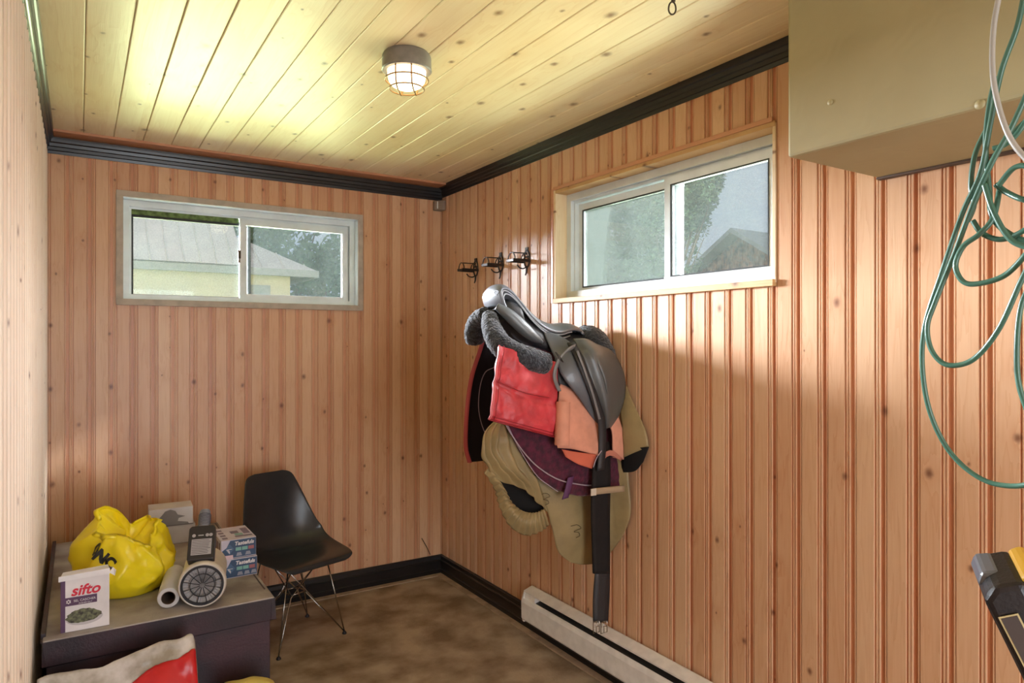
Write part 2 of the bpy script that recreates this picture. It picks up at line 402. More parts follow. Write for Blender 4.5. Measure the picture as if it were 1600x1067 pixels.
# baseboards
def base(name, to3, u0, u1, lab):
    P = [(0, .006), (.012, .006), (.012, .030), (.015, .034), (.012, .038), (.012, .082), (.016, .088), (.012, .094), (.010, .112), (.004, .120), (0, .120)]
    n = len(P); vs = [to3(u, p[0], p[1]) for u in (u0, u1) for p in P]
    fs = [tuple(range(n)), tuple(range(n, 2 * n))[::-1]] + [(i, (i + 1) % n, n + (i + 1) % n, n + i) for i in range(n)]
    return struct(MB().add(vs, fs).build(name, m_trim), lab, 'baseboard')
base('baseboard_right', lambda u, d, z: (XR - d, u, z), YF, YB, 'glossy black baseboard on the right wall')
base('baseboard_back', lambda u, d, z: (u, YB - d, z), XL, XR, 'glossy black baseboard on the back wall')
base('baseboard_left', lambda u, d, z: (XL + d, u, z), YF, YB, 'black baseboard on the left wall')

mb = MB(); mb.box((XR - .048, YF, 0), (XR, YB, .007)); struct(mb.build('trim_5', m_kerb, bevel=.003), 'dusty concrete edge strip along the right wall', 'trim')
mb = MB(); mb.box((XL, YB - .048, 0), (XR - .048, YB, .007)); struct(mb.build('trim_6', m_kerb, bevel=.003), 'dusty concrete edge strip along the back wall', 'trim')

# ------------------------------------------------------------------ windows
def sash(mb, to3, a, b, c, d, w, d0, d1):
    """rectangular frame between u a..b, z c..d, bar width w, depth d0..d1"""
    for (p, q, r, s_) in ((a, b, c, c + w), (a, b, d - w, d), (a, a + w, c + w, d - w), (b - w, b, c + w, d - w)):
        A = to3(p, d0, r); B = to3(q, d1, s_)
        mb.box([min(A[i], B[i]) for i in range(3)], [max(A[i], B[i]) for i in range(3)])
def pane(to3, a, b, c, d, dep):
    A = to3(a, dep, c); B = to3(b, dep + .004, d)
    return MB().box([min(A[i], B[i]) for i in range(3)], [max(A[i], B[i]) for i in range(3)])
# back window: x0..x1, depth measured outwards from the wall face
tb = lambda u, d, z: (u, YB + d, z)
wb = thing('window_1', 'small sliding window in the back wall above the chest', 'window', (.78, YB, 1.645)); wb['kind'] = 'structure'
x0, x1, z0, z1 = WB
mb = MB(); sash(mb, tb, x0 - .018, x1 + .014, z0 - .016, z1 + .018, .030, -.012, -.0)
cs = mb.build('window_casing', m_casing, wb, bevel=.0015)
mb = MB(); sash(mb, tb, x0, x1, z0, z1, .012, 0, .085); mb.build('window_reveal', m_vinyl, wb, bevel=.001)
mb = MB(); sash(mb, tb, x0 + .012, x1 - .012, z0 + .012, z1 - .012, .030, .060, .130); sash(mb, tb, x0 + .042, x1 - .042, z0 + .03, z1 - .042, .010, .085, .125)
mb.build('window_frame', m_vinyl, wb, bevel=.002)
zl, zh = z0 + .030, z1 - .055
mb = MB(); sash(mb, tb, x0 + .045, .800, zl, z1 - .075, .016, .100, .118); sl = mb.build('window_sash', m_seal, wb, bevel=.001)
mb = MB(); sash(mb, tb, .738, x1 - .050, zl, zh, .034, .070, .094); mb.build('window_sash', m_vinyl, wb, bevel=.002)
pane(tb, x0 + .055, .79, zl + .01, z1 - .08, .108).build('window_pane', m_glass, wb)
pane(tb, .76, x1 - .07, zl + .02, zh - .02, .080).build('window_pane', m_glass, wb)
mb = MB(); mb.box((x0 + .045, YB + .096, z1 - .078), (.735, YB + .102, z1 - .052)); mb.build('algae_stain', m_mould, wb)
# latch on the meeting stile and strips of old tape
mb = MB(); mb.box((.728, YB + .064, 1.90), (.742, YB + .072, 1.945)); mb.box((.730, YB + .062, 1.875), (.738, YB + .070, 1.90)); mb.build('sash_latch', M_('rusty latch', (96, 74, 44), rough=.7, nscale=60, namt=.4), wb, bevel=.001)
settle(wb)
# right window
tr_ = lambda u, d, z: (XR + d, u, z)
wr = thing('window_2', 'sliding window with bare pine jambs in the right wall', 'window', (XR, 2.02, 1.643)); wr['kind'] = 'structure'
y0, y1, z0, z1 = WR
mb = MB()
mb.box((XR - .006, y1 - .004, z0 - .006), (XR + .095, y1 + .016, z1 + .01)); mb.build('window_jamb', m_raw, wr, bevel=.001)
mb = MB(); mb.box((XR - .004, y0 - .0, z0 - .0), (XR + .095, y0 + .012, z1)); mb.build('window_jamb', m_raw, wr, bevel=.001)
mb = MB(); mb.box((XR - .006, y0 + .001, z1 - .012), (XR + .095, y1, z1 + .006)); mb.build('window_head', m_rawh, wr, bevel=.001)
mb = MB(); mb.box((XR - .016, y0 + .001, z0 - .012), (XR + .095, y1 + .004, z0 + .010)); mb.build('window_sill', m_rawh, wr, bevel=.0015)
mb = MB(); mb.box((XR - .010, y1 + .012, z0 - .01), (XR, y1 + .030, z1 + .012)); mb.box((XR - .010, y0 + .01, z1 + .004), (XR, y1 + .012, z1 + .020)); mb.build('window_edge_strip', m_strip, wr, bevel=.001)
mb = MB(); sash(mb, tr_, y0 + .010, y1 - .004, z0 + .010, z1 - .012, .034, .060, .135); sash(mb, tr_, y0 + .044, y1 - .038, z0 + .03, z1 - .046, .010, .078, .130)
mb.build('window_frame', m_vinyl, wr, bevel=.002)
mid = 1.955
mb = MB(); sash(mb, tr_, y0 + .045, mid + .035, z0 + .030, z1 - .055, .036, .070, .094); mb.build('window_sash', m_vinyl, wr, bevel=.002)
mb = MB(); sash(mb, tr_, mid - .02, y1 - .045, z0 + .030, z1 - .060, .034, .100, .124); mb.build('window_sash', m_vinyl, wr, bevel=.002)
mb = MB(); sash(mb, tr_, mid + .012, y1 - .077, z0 + .062, z1 - .092, .006, .098, .104); sash(mb, tr_, y0 + .079, mid + .001, z0 + .064, z1 - .089, .005, .068, .074); mb.build('window_seal', m_seal, wr)
pane(tr_, y0 + .07, mid + .01, z0 + .05, z1 - .08, .080).build('window_pane', m_glass, wr)
pane(tr_, mid + .0, y1 - .07, z0 + .05, z1 - .085, .110).build('window_pane', m_glass2, wr)
settle(wr)

# ------------------------------------------------------------------ outside
m_leaf = M_('tree leaves', (80, 104, 70), rough=.7, nscale=3, col2=(46, 68, 44))
m_bark = M_('bark', (84, 72, 60), rough=.9)
m_roofm = M_('pale ribbed metal roof', (206, 196, 190), rough=.5, nscale=2, namt=.05)
m_siding = M_('cream siding', (206, 192, 164), rough=.7, nscale=2, namt=.05)
m_soffit = M_('grey soffit', (150, 148, 150), rough=.7)
m_barn = M_('weathered barn boards', (166, 122, 100), rough=.85, nscale=7, col2=(84, 66, 60))
m_shingle = M_('grey shingles', (150, 150, 156), rough=.8, nscale=30, namt=.15)
m_grass = M_('lawn grass', (96, 112, 64), rough=.9, nscale=4, namt=.25)
struct(MB().box((-60, -40, -.5), (90, 110, -.14)).build('ground_outside', m_grass), 'lawn outside', 'ground')
def tree(label, base_, blobs, n, leaf, seed):
    rnd = random.Random(seed)
    t = thing('tree', label, 'tree', base_)
    mb = MB(); B = Vector(base_)
    tops = [Vector(b[0]) for b in blobs]
    top = sum(tops, Vector()) / len(tops)
    mb.tube(cr([(B.x, B.y, B.z), (B.x + .1, B.y, (B.z + top.z) / 2), (top.x, top.y, top.z)], 10), [leaf * (1.6 - .14 * i) for i in range(10)], 8)
    for p in tops: mb.tube([(B.x + .05, B.y, (B.z + top.z) / 2), p], [leaf * .5, leaf * .15], 6)
    mb.build('trunk', m_bark, t, smooth=True)
    mb = MB(); vs = []; fs = []
    tot = sum(b[1] ** 2 for b in blobs)
    for c, r in blobs:
        k = int(n * r * r / tot)
        for _ in range(k):
            d = Vector((rnd.gauss(0, 1), rnd.gauss(0, 1), rnd.gauss(0, 1))).normalized() * r * rnd.random() ** .33
            if noise.noise((Vector(c) + d) * 1.1) < -.12: continue
            p = Vector(c) + d; a = Vector((rnd.gauss(0, 1), rnd.gauss(0, 1), rnd.gauss(0, 1))).normalized(); b_ = a.orthogonal().normalized()
            L_ = leaf * rnd.uniform(.7, 1.4); i = len(vs)
            vs += [p - a * L_, p + b_ * L_ * .5, p + a * L_, p - b_ * L_ * .5]; fs.append((i, i + 1, i + 2, i + 3))
    mb.add(vs, fs).build('crown', m_leaf, t); settle(t)
    return t
G0 = -.14
# neighbour's house with hipped pale roof, seen through the back window
hs = thing('house', 'cream house with a pale metal roof seen through the back window', 'house', (.5, 15, G0))
ev = W(497, 424, Y=14.0); evz = ev.z
hx1 = ev.x; hx0 = -9.0; hy0 = 14.0; hy1 = 22.0
mb = MB(); mb.box((hx0 + .5, hy0 + .45, G0), (hx1 - .45, hy1 - .45, evz + .02)); mb.build('wall', m_siding, hs)
rz = evz + 2.1
mb = MB(); r0 = Vector((hx0 + 4, 18, rz)); r1 = Vector((hx1 - 3.4, 18, rz))
c0, c1, c2, c3 = Vector((hx0, hy0, evz)), Vector((hx1, hy0, evz)), Vector((hx1, hy1, evz)), Vector((hx0, hy1, evz))
mb.add([c0, c1, c2, c3, r0, r1], [(0, 1, 5, 4), (1, 2, 5), (2, 3, 4, 5), (3, 0, 4)])
for i in range(30):
    f = (i + .5) / 30
    a = c0.lerp(c1, f); x_ = a.x; t_ = 1.0
    if x_ > r1.x: t_ = (c1.x - x_) / (c1.x - r1.x)
    if x_ < r0.x: t_ = (x_ - c0.x) / (r0.x - c0.x)
    b = Vector((x_, hy0 + 4 * t_, evz + (rz - evz) * t_)); mb.tube([a + Vector((0, 0, .01)), b + Vector((0, 0, .01))], .018, 4)
mb.build('roof', m_roofm, hs)
xk = W(380, 400, Y=13.9).x      # taller roof slope of the near wing, ending behind the window's meeting stile
mb = MB(); mb.add([(hx0, 13.8, evz + .02), (xk, 13.8, evz + .02), (xk, 17.9, evz + 3.4), (hx0, 17.9, evz + 3.4), (xk, 21, evz + .02), (hx0, 21, evz + .02)], [(0, 1, 2, 3), (3, 2, 4, 5), (1, 4, 2), (0, 3, 5)])
x_ = hx0
while x_ < xk: mb.tube([(x_, 13.8, evz + .03), (x_, 17.9, evz + 3.41)], .016, 4); x_ += .28
mb.build('wing_roof', m_roofm, hs)
mb = MB(); mb.box((hx0, hy0 - .02, evz - .13), (hx1, hy0 + .05, evz + .01)); mb.box((hx1 - .05, hy0, evz - .13), (hx1 + .02, hy1, evz + .01)); mb.build('fascia', m_soffit, hs)
mb = MB(); mb.box((hx0, hy0, evz - .06), (hx1 - .05, hy1, evz - .03)); mb.build('soffit', m_soffit, hs)
wx = W(388, 450, Y=hy0 + .44)
mb = MB(); mb.box((wx.x, hy0 + .40, evz - 1.3), (wx.x + .42, hy0 + .46, evz - .30)); mb.build('window', m_soffit, hs)
settle(hs)
tree('leafy tree behind the cream house, seen through the back window', (6.2, 24, G0),
     [((5.2, 24, 5.6), 2.0), ((7.0, 24, 5.2), 2.3), ((8.8, 24, 4.4), 2.2), ((6.4, 24, 3.4), 2.2), ((8.2, 23, 2.6), 2.2), ((4.2, 25, 4.9), 1.4)], 9000, .16, 3)
# barn and trees through the right window
by = 16.0
ap = W(1145, 367, X=by)
bn = thing('barn', 'weathered board barn gable seen through the right window', 'barn', (by, ap.y, G0))
lo = W(1060, 420, X=by); ro = W(1240, 424, X=by)
lw = ap.y - 0
sl_ = (ap.z - ro.z) / (ap.y - ro.y)
hw = 5.2
poly = [(ap.y - hw, G0), (ap.y - hw, ap.z - sl_ * hw), (ap.y, ap.z), (ap.y + hw, ap.z - sl_ * hw), (ap.y + hw, G0)]
mb = MB(); mb.prism(poly, 'x', by + .35, by + 8)
k = ap.y - hw
while k < ap.y + hw:
    zt = ap.z - sl_ * abs(k - ap.y); mb.box((by + .325, k, G0), (by + .35, k + .16, zt - .06)); k += .19
mb.build('wall', m_barn, bn)
mb = MB()
for sg in (-1, 1):
    P = [(ap.y, ap.z + .06), (ap.y, ap.z + .20), (ap.y + sg * (hw + .5), ap.z + .20 - sl_ * (hw + .5)), (ap.y + sg * (hw + .5), ap.z + .06 - sl_ * (hw + .5))]
    mb.prism(P, 'x', by - .1, by + 8.2)
mb.build('roof', m_shingle, bn)
mb = MB(); mb.box((by + .26, ap.y - hw, ap.z - 1.35), (by + .33, ap.y + hw, ap.z - 1.18)); mb.build('cross_board', M_('pale board', (186, 160, 132), rough=.8), bn)
mb = MB(); lp = W(1105, 400, X=by + .2); mb.lathe([(.001, -.05), (.05, -.04), (.06, 0), (.04, .04), (.001, .05)], Matrix.Translation((by + .26, lp.y, lp.z)), 12); mb.build('barn_light', m_vinyl, bn, smooth=True)
settle(bn)
tx = 9.0
def TP(px, py): return tuple(W(px, py, X=tx))
tree('leafy tree left of the barn gable, outside the right window', (tx, W(1040, 400, X=tx).y, G0),
     [(TP(1070, 305), .60), (TP(1098, 288), .34), (TP(1055, 345), .62), (TP(1078, 350), .46), (TP(1090, 330), .30), (TP(1055, 400), .5), (TP(1112, 292), .20), (TP(1122, 278), .12), (TP(1108, 322), .20), (TP(1100, 372), .16), (TP(1020, 320), .7), (TP(1030, 390), .7)], 26000, .042, 5)
tree('dark tree behind the fogged pane of the right window', (tx + 3, W(960, 400, X=tx + 3).y, G0),
     [(tuple(W(950, 330, X=tx + 3)), 1.2), (tuple(W(985, 340, X=tx + 3)), 1.1), (tuple(W(960, 400, X=tx + 3)), 1.4), (tuple(W(930, 420, X=tx + 3)), 1.3), (tuple(W(1010, 420, X=tx + 3)), 1.2)], 9000, .10, 6)

# ------------------------------------------------------------------ plastered box on the right wall
bx0, by1 = 1.505, 1.078
mb = MB(); mb.box((bx0, -.25, 1.912), (XR - .001, by1, ZC - .001))
bm_ = mb.build('wall_cabinet', m_box, bevel=.008)
tag(bm_, 'tan plastered boxed enclosure high on the right wall under the ceiling', 'enclosure')
mb = MB(); mb.box((XR - .022, -.2, 1.906), (XR - .001, by1 - .005, 1.912)); mb.build('bottom_batten', M_('dark batten', (92, 74, 62), rough=.7), bm_)
mb = MB(); mb.lathe([(.001, .004), (.008, .003), (.010, 0)], frame(W(1531, 163, X=bx0), (0, -1, 0), (0, 0, 1)), 14); mb.build('screw_head', M_('painted screw', (176, 164, 120), rough=.5), bm_, smooth=True)
mb = MB(); mb.lathe([(.001, .003), (.006, .002), (.007, 0)], frame(W(1297, 160, X=bx0), (0, -1, 0), (0, 0, 1)), 12); mb.build('screw_head', bpy.data.materials['painted screw'], bm_, smooth=True)

# ------------------------------------------------------------------ coil of green cable
m_cable = M_('green cable jacket', (64, 106, 90), rough=.30, spec=.6)
m_cable2 = M_('grey cable jacket', (168, 164, 156), rough=.35)
CXP = 1.40
def cabp(l): return [W(a, b, X=c) for a, b, c in l]
ck = thing('cable_coil', 'coil of thin green cable hanging in front of the right wall and tan enclosure', 'cable', tuple(W(1540, 280, X=CXP)))
loops = [
 [(1604, -30, 1.40), (1590, 40, 1.40), (1565, 110, 1.40), (1548, 190, 1.40), (1532, 270, 1.41), (1505, 330, 1.42), (1470, 430, 1.42), (1446, 505, 1.43), (1441, 570, 1.44), (1452, 640, 1.45), (1480, 700, 1.46), (1520, 740, 1.46), (1565, 758, 1.46), (1620, 752, 1.45), (1690, 700, 1.42)],
 [(1612, 130, 1.38), (1580, 200, 1.38), (1552, 250, 1.38), (1524, 310, 1.39), (1490, 400, 1.40), (1462, 470, 1.40), (1449, 510, 1.40), (1456, 548, 1.40), (1480, 570, 1.40), (1520, 562, 1.40), (1560, 515, 1.39), (1595, 440, 1.38), (1630, 370, 1.38)],
 [(1556, 120, 1.42), (1545, 170, 1.42), (1540, 230, 1.42), (1546, 300, 1.42), (1548, 330, 1.41), (1560, 352, 1.41), (1590, 372, 1.41), (1625, 380, 1.41)],
 [(1560, 290, 1.39), (1585, 262, 1.385), (1612, 262, 1.38), (1640, 285, 1.38)],
 [(1556, 288, 1.40), (1572, 300, 1.40), (1600, 312, 1.39), (1632, 312, 1.39)],
 [(1538, 288, 1.37), (1552, 330, 1.37), (1575, 370, 1.37), (1600, 385, 1.37), (1640, 392, 1.37)],
 [(1520, 345, 1.41), (1535, 365, 1.41), (1565, 374, 1.41), (1600, 360, 1.40), (1640, 330, 1.40)],
 [(1562, 296, 1.41), (1552, 340, 1.40), (1530, 366, 1.39), (1505, 385, 1.39), (1493, 415, 1.39), (1505, 440, 1.39), (1530, 443, 1.39), (1570, 430, 1.39), (1605, 395, 1.38), (1640, 350, 1.38)],
 [(1545, 195, 1.43), (1524, 240, 1.43), (1517, 290, 1.43), (1522, 320, 1.43), (1512, 345, 1.43), (1530, 300, 1.42), (1560, 235, 1.42), (1612, 180, 1.42)],
 [(1612, 440, 1.44), (1595, 480, 1.44), (1589, 540, 1.44), (1592, 600, 1.44), (1612, 660, 1.44)],
 [(1552, 232, 1.40), (1570, 226, 1.40), (1590, 208, 1.40), (1615, 170, 1.40)],
]
for i, l in enumerate(loops):
    MB().tube(cr(cabp(l), 90), .0050, 8).build('cable_loop', m_cable, ck, smooth=True)
l = [(1568, -40, 1.34), (1553, 40, 1.34), (1551, 110, 1.34), (1560, 165, 1.34), (1578, 215, 1.34), (1605, 250, 1.34), (1650, 290, 1.34)]
g = MB().tube(cr(cabp(l), 60), .0048, 8).build('cable_loop', m_cable2, ck, smooth=True); g['label'] = 'pale grey cable'
settle(ck)
# ------------------------------------------------------------------ cordless tool (battery end in view)
m_tblk = M_('black tool plastic', (26, 24, 30), rough=.45, bump=.1, bscale=300)
m_tyel = M_('tool yellow', (226, 178, 58), rough=.4)
m_tgrey = M_('light grey plastic', (170, 178, 190), rough=.4)
A = (W(1612, 1052, Y=.285) - W(1528, 890, Y=.315)).normalized()       # long axis of the battery foot
Nn = Vector((.80, .30, 0)); Nn = (Nn - A * Nn.dot(A)).normalized()
VD = Vector((.90, .42, -.10)).normalized()
MT = frame(W(1524, 904, Y=.312), A, A.cross(VD) * -1)
if (MT.to_3x3() @ Vector((0, 1, 0))).dot(Vector((_c, -_s, 0))) < 0:
    MT = frame(W(1524, 904, Y=.312), A, A.cross(VD))
tl = thing('cordless_drill', 'black and yellow cordless drill hanging at the right edge, battery foot leftmost', 'power tool', tuple(MT.translation))
zs = (MT.to_3x3() @ Vector((0, 0, 1))).dot(Vector((_s, _c, 0)))       # local z towards (-) or away (+) from the camera
mb = MB(); mb.prism([(.004, .0), (.120, -.002), (.128, .006), (.130, .036), (-.004, .036), (-.006, .012)], 'z', -.036, .036, MT); bt = mb.build('battery', m_tblk, tl, bevel=.006)
mb = MB(); mb.prism([(-.006, .034), (.012, .038), (.016, .058), (.002, .056), (-.008, .046)], 'z', -.030, .030, MT); mb.build('battery_latch', m_tyel, tl, bevel=.004)
mb = MB(); mb.prism([(-.009, .008), (.002, -.001), (.005, .006), (-.006, .022)], 'z', -.034, .010, MT); mb.build('corner_highlight', M_('slate corner highlight', (112, 120, 134), rough=.35), tl, bevel=.004)  # highlight on the battery's top corner, put in as a paler part
mb = MB(); zf = -.0368 if zs > 0 else .0368
mb.box((.020, .004, min(zf, zf * 1.02)), (.092, .020, max(zf, zf * 1.02)), MT); lb = mb.build('battery_label', M_('label outline', (196, 180, 132), rough=.5), bt)
mb = MB(); mb.box((.0215, .0055, min(zf * 1.02, zf * 1.03)), (.0905, .0185, max(zf * 1.02, zf * 1.03)), MT); mb.build('label_field', M_('label field', (70, 60, 58), rough=.5), bt)
mb = MB(); mb.prism([(.012, .036), (.122, .036), (.116, .060), (.092, .072), (.040, .072), (.020, .060)], 'z', -.032, .032, MT); mb.build('drill_foot', m_tblk, tl, bevel=.006)
mb = MB(); mb.tube([MT @ Vector(p) for p in ((.060, .065, 0), (.062, .11, 0), (.058, .17, 0))], [.022, .020, .023], 14); hd = mb.build('handle', m_tblk, tl, smooth=True)
mb = MB()
for k in range(7):
    mb.box((.030 - .002 * k, .052 + .009 * k, -.020), (.036 - .002 * k, .056 + .009 * k, .020), MT)
mb.build('belt_hook', m_tgrey, tl, bevel=.001)
mb = MB(); mb.tube([MT @ Vector(p) for p in ((-.02, .195, 0), (.0, .195, 0), (.10, .195, 0), (.115, .195, 0))], [.024, .031, .031, .026], 18); mb.build('motor_housing', m_tyel, tl, smooth=True)
mb = MB(); mb.tube([MT @ Vector(p) for p in ((-.02, .195, 0), (-.05, .195, 0), (-.075, .195, 0))], [.022, .022, .010], 16); mb.build('chuck', m_tblk, tl, smooth=True)
mb = MB(); mb.tube(cr([MT @ Vector((.10, .222, 0)), MT @ Vector((.10, .26, 0)), W(1790, 640, Y=.16), W(1800, 0, Y=.16), (W(1800, 0, Y=.16).x, W(1800, 0, Y=.16).y, ZC)], 24), .003, 6); mb.build('hanging_cord', m_tblk, tl, smooth=True)
settle(tl)

# ------------------------------------------------------------------ ceiling lamp
lc = Vector((.935, 2.135, ZC))
ml = thing('ceiling_light', 'round caged ceiling lamp with grey metal base, lit', 'lamp', tuple(lc))
m_lgrey = M_('grey enamelled metal', (132, 126, 120), rough=.45, nscale=30, namt=.1)
T = Matrix.Translation(lc)
MB().lathe([(.001, 0), (.074, 0), (.078, -.004), (.082, -.012), (.083, -.050), (.084, -.056), (.080, -.060), (.066, -.060), (.066, -.045), (.001, -.045)], T, 40).build('lamp_base', m_lgrey, ml, smooth=True, angle=40)
m_glow = bpy.data.materials.new('glowing frosted glass'); m_glow.use_nodes = True
nt = m_glow.node_tree; b = nt.nodes['Principled BSDF']; b.inputs['Base Color'].default_value = (.9, .8, .6, 1)
tcn = nt.nodes.new('ShaderNodeTexCoord'); gr = nt.nodes.new('ShaderNodeSeparateXYZ'); nt.links.new(tcn.outputs['Object'], gr.inputs[0])
b.inputs['Emission Color'].default_value = (1, .80, .50, 1); b.inputs['Emission Strength'].default_value = 5.0
MB().lathe([(.064, -.046), (.064, -.075), (.060, -.092), (.050, -.106), (.030, -.116), (.001, -.119)], T, 32).build('lamp_glass', m_glow, ml, smooth=True)
m_cage = M_('brass-toned wire', (150, 108, 56), rough=.4, metal=.3)
mb = MB()
ring = lambda r, z, n=40: [lc + Vector((r * math.cos(2 * math.pi * k / n), r * math.sin(2 * math.pi * k / n), z)) for k in range(n)]
mb.tube(ring(.072, -.088), .0026, 8, closed=True)
for off in (-.026, .026):
    ax = Vector((_s, _c, 0)); sd = Vector((_c, -_s, 0)) * off * 1.0
    rr = math.sqrt(.074 ** 2 - off ** 2)
    pts = [lc + sd + ax * (rr * a) + Vector((0, 0, z)) for a, z in ((-1, -.058), (-1, -.085), (-.9, -.108), (-.6, -.124), (0, -.128), (.6, -.124), (.9, -.108), (1, -.085), (1, -.058))]
    mb.tube(cr(pts, 40), .0026, 8)
mb.tube(ring(.058, -.118), .0024, 8, closed=True)
mb.build('lamp_cage', m_cage, ml, smooth=True); settle(ml)

# ceiling wire eye hook
m_wire = M_('dark twisted wire', (74, 60, 44), rough=.6)
hk = W(1052, -14, Z=ZC)
mb = MB(); xax = Vector((_c, -_s, 0))
mb.tube([hk, hk + Vector((0, 0, -.030))], .0035, 8)
c = hk + Vector((0, 0, -.050)) - xax * .003
mb.tube([hk + Vector((0, 0, -.012)), hk + Vector((0, 0, -.030))], .006, 8)
mb.tube(cr([c + xax * (.010 * math.sin(a)) * (1 if True else 0) + Vector((0, 0, .020 * math.cos(a) * (1.0 if math.cos(a) > 0 else .75))) for a in [2 * math.pi * k / 16 for k in range(17)]], 50), .0024, 8)
tag(mb.build('ceiling_hook', m_wire, smooth=True), 'dark twisted wire eye hook hanging from the ceiling boards', 'hook')

# corner sensor
cs_ = thing('corner_sensor', 'small dusty grey sensor box in the corner under the crown moulding', 'sensor', (XR - .04, YB - .04, 2.27))
mb = MB(); mb.prism([(XR - .002, YB - .002), (XR - .062, YB - .002), (XR - .062, YB - .022), (XR - .022, YB - .062), (XR - .002, YB - .062)], 'z', 2.262, 2.322); mb.build('housing', M_('dusty grey plastic', (150, 132, 116), rough=.6), cs_, bevel=.004)
mb = MB(); mb.prism([(XR - .050, YB - .037), (XR - .046, YB - .041), (XR - .044, YB - .039), (XR - .048, YB - .035)], 'z', 2.272, 2.316); mb.build('lens_strip', m_vinyl, cs_)
settle(cs_)

# wire stub sticking up behind the back baseboard
st = cr([W(672, 866, Y=YB - .018), W(667, 855, Y=YB - .03), W(659, 841, Y=YB - .035)], 12)
tag(MB().tube(st, .0025, 6).build('wire_stub', m_wire, smooth=True), 'thin dark wire stub poking up from the back baseboard', 'wire')

# ------------------------------------------------------------------ bridle brackets
m_iron = M_('black iron', (52, 44, 40), rough=.4, metal=.4)
def bracket(px_, py_, label):
    P = W(px_, py_, X=XR)
    t = thing('bridle_bracket', label, 'bracket', (XR, P.y, P.z), 'black bridle brackets on the right wall')
    def L(x, y, z): return Vector((-x, y, z))
    mb = MB()     # wall plate: oval ring with a tail
    pts = [L(.003, .024 * math.sin(a), .002 + .044 * math.cos(a)) for a in [2 * math.pi * k / 24 for k in range(24)]]
    mb.tube(pts, .0042, 8, closed=True)
    mb.tube([L(.003, -.022, .012), L(.003, .022, .012)], .004, 8)
    mb.box((-.006, -.012, .036), (0, .012, .060))
    mb.build('wall_plate', m_iron, t, smooth=True, angle=40)
    mb = MB()     # half round saddle shaped band standing out from the wall
    for xo in (.098, .020):
        arc = [L(xo, .032 * math.cos(a), -.006 + .036 * math.sin(a)) for a in [math.pi * k / 14 for k in range(15)]]
        a_ = L(.006, 0, 0)
        mb.grid([[p, p - a_, p - a_ + (Vector((0, 0, -.003))), p + Vector((0, 0, -.003)), p] for p in arc])
    mb.box((-.104, -.033, -.018), (-.002, -.030, -.004)); mb.box((-.104, .030, -.018), (-.002, .033, -.004))
    mb.tube([L(.100, 0, .028), L(.002, 0, .030)], .003, 6)
    mb.box((-.104, -.033, -.018), (-.101, .033, -.006))
    mb.build('bridle_arch', m_iron, t)
    mb = MB()     # small hook beneath
    mb.tube(cr([L(.004, 0, -.036), L(.022, 0, -.048), L(.046, 0, -.046), L(.062, 0, -.032)], 20), .0036, 8)
    mb.tube(cr([L(.004, 0, -.040), L(.006, 0, -.066), L(.012, 0, -.082)], 10), [.006 - .0003 * i for i in range(10)], 8)
    mb.build('rein_hook', m_iron, t, smooth=True)
    return t
bracket(744, 420, 'black iron bridle bracket nearest the corner, leftmost of three on the wall')
bracket(783, 412, 'black iron bridle bracket in the middle of the row of three')
bracket(824, 405, 'black iron bridle bracket nearest the window, rightmost of three')

# ------------------------------------------------------------------ electric baseboard heater
m_heat = M_('off-white enamel', (248, 246, 244), rough=.4, nscale=20, namt=.06)
m_dark = M_('dark recess metal', (70, 66, 64), rough=.5, metal=.5)
ht = thing('baseboard_heater', 'long white electric baseboard heater on the right wall', 'heater', (XR, 1.6, .07))
ya, yb = .55, 2.815
def ext(poly, a, b): return MB().prism([(XR - p[0], p[1]) for p in poly], 'y', a, b)
def extx(mb, poly, a, b): return mb.prism([(XR - p[0], p[1]) for p in poly], 'y', a, b)
mb = MB(); extx(mb, [(.012, .07), (.018, .07), (.018, .226), (.062, .212), (.064, .220), (.018, .235), (.012, .235)], ya, yb); mb.build('back_panel', m_heat, ht)
mb = MB(); extx(mb, [(.020, .080), (.072, .080), (.078, .090), (.080, .170), (.074, .186), (.066, .190), (.066, .184), (.074, .168), (.073, .092), (.070, .086), (.020, .086)], ya + .001, yb - .001); mb.build('front_cover', m_heat, ht, bevel=.001)
mb = MB(); extx(mb, [(.017, .07), (.070, .07), (.074, .085), (.076, .180), (.064, .2150), (.017, .226)], yb - .012, yb + .002); extx(mb, [(.017, .088), (.07, .088), (.07, .17), (.064, .2100), (.017, .222)], yb - .10, yb - .012); mb.build('end_cap', m_heat, ht, bevel=.002)
mb = MB(); extx(mb, [(.030, .19), (.060, .184), (.060, .188), (.030, .196)], ya, yb - .10); extx(mb, [(.024, .09), (.030, .09), (.030, .205), (.024, .205)], ya, yb - .10); mb.build('heating_element', m_dark, ht)
settle(ht)

# ------------------------------------------------------------------ chair
m_shell = M_('black moulded plastic', (46, 49, 53), rough=.25, bump=.05, bscale=500)
m_chrome = M_('chromed wire', (190, 186, 178), rough=.22, metal=1)
ch = thing('side_chair', 'black moulded shell chair on chrome wire legs beside the chest', 'chair', (.893, 3.405, 0), rz=0)
cfx = Vector((.30, -.954, 0)).normalized()     # facing
ch.rotation_euler = (0, 0, math.atan2(cfx.y, cfx.x) - math.pi / 2); ch.scale = (.95, .95, .95)
ST = [(.232, .408, .150, 0), (.240, .420, .175, 0), (.225, .432, .200, .002), (.17, .434, .218, .008), (.08, .426, .230, .022), (-.01, .420, .236, .040), (-.09, .426, .237, .062), (-.145, .452, .232, .080),
      (-.178, .50, .222, .080), (-.198, .57, .205, .062), (-.214, .65, .184, .042), (-.228, .72, .164, .026), (-.240, .775, .146, .014), (-.246, .800, .132, .008), (-.249, .814, .108, .004), (-.249, .820, .080, 0)]
rows = []
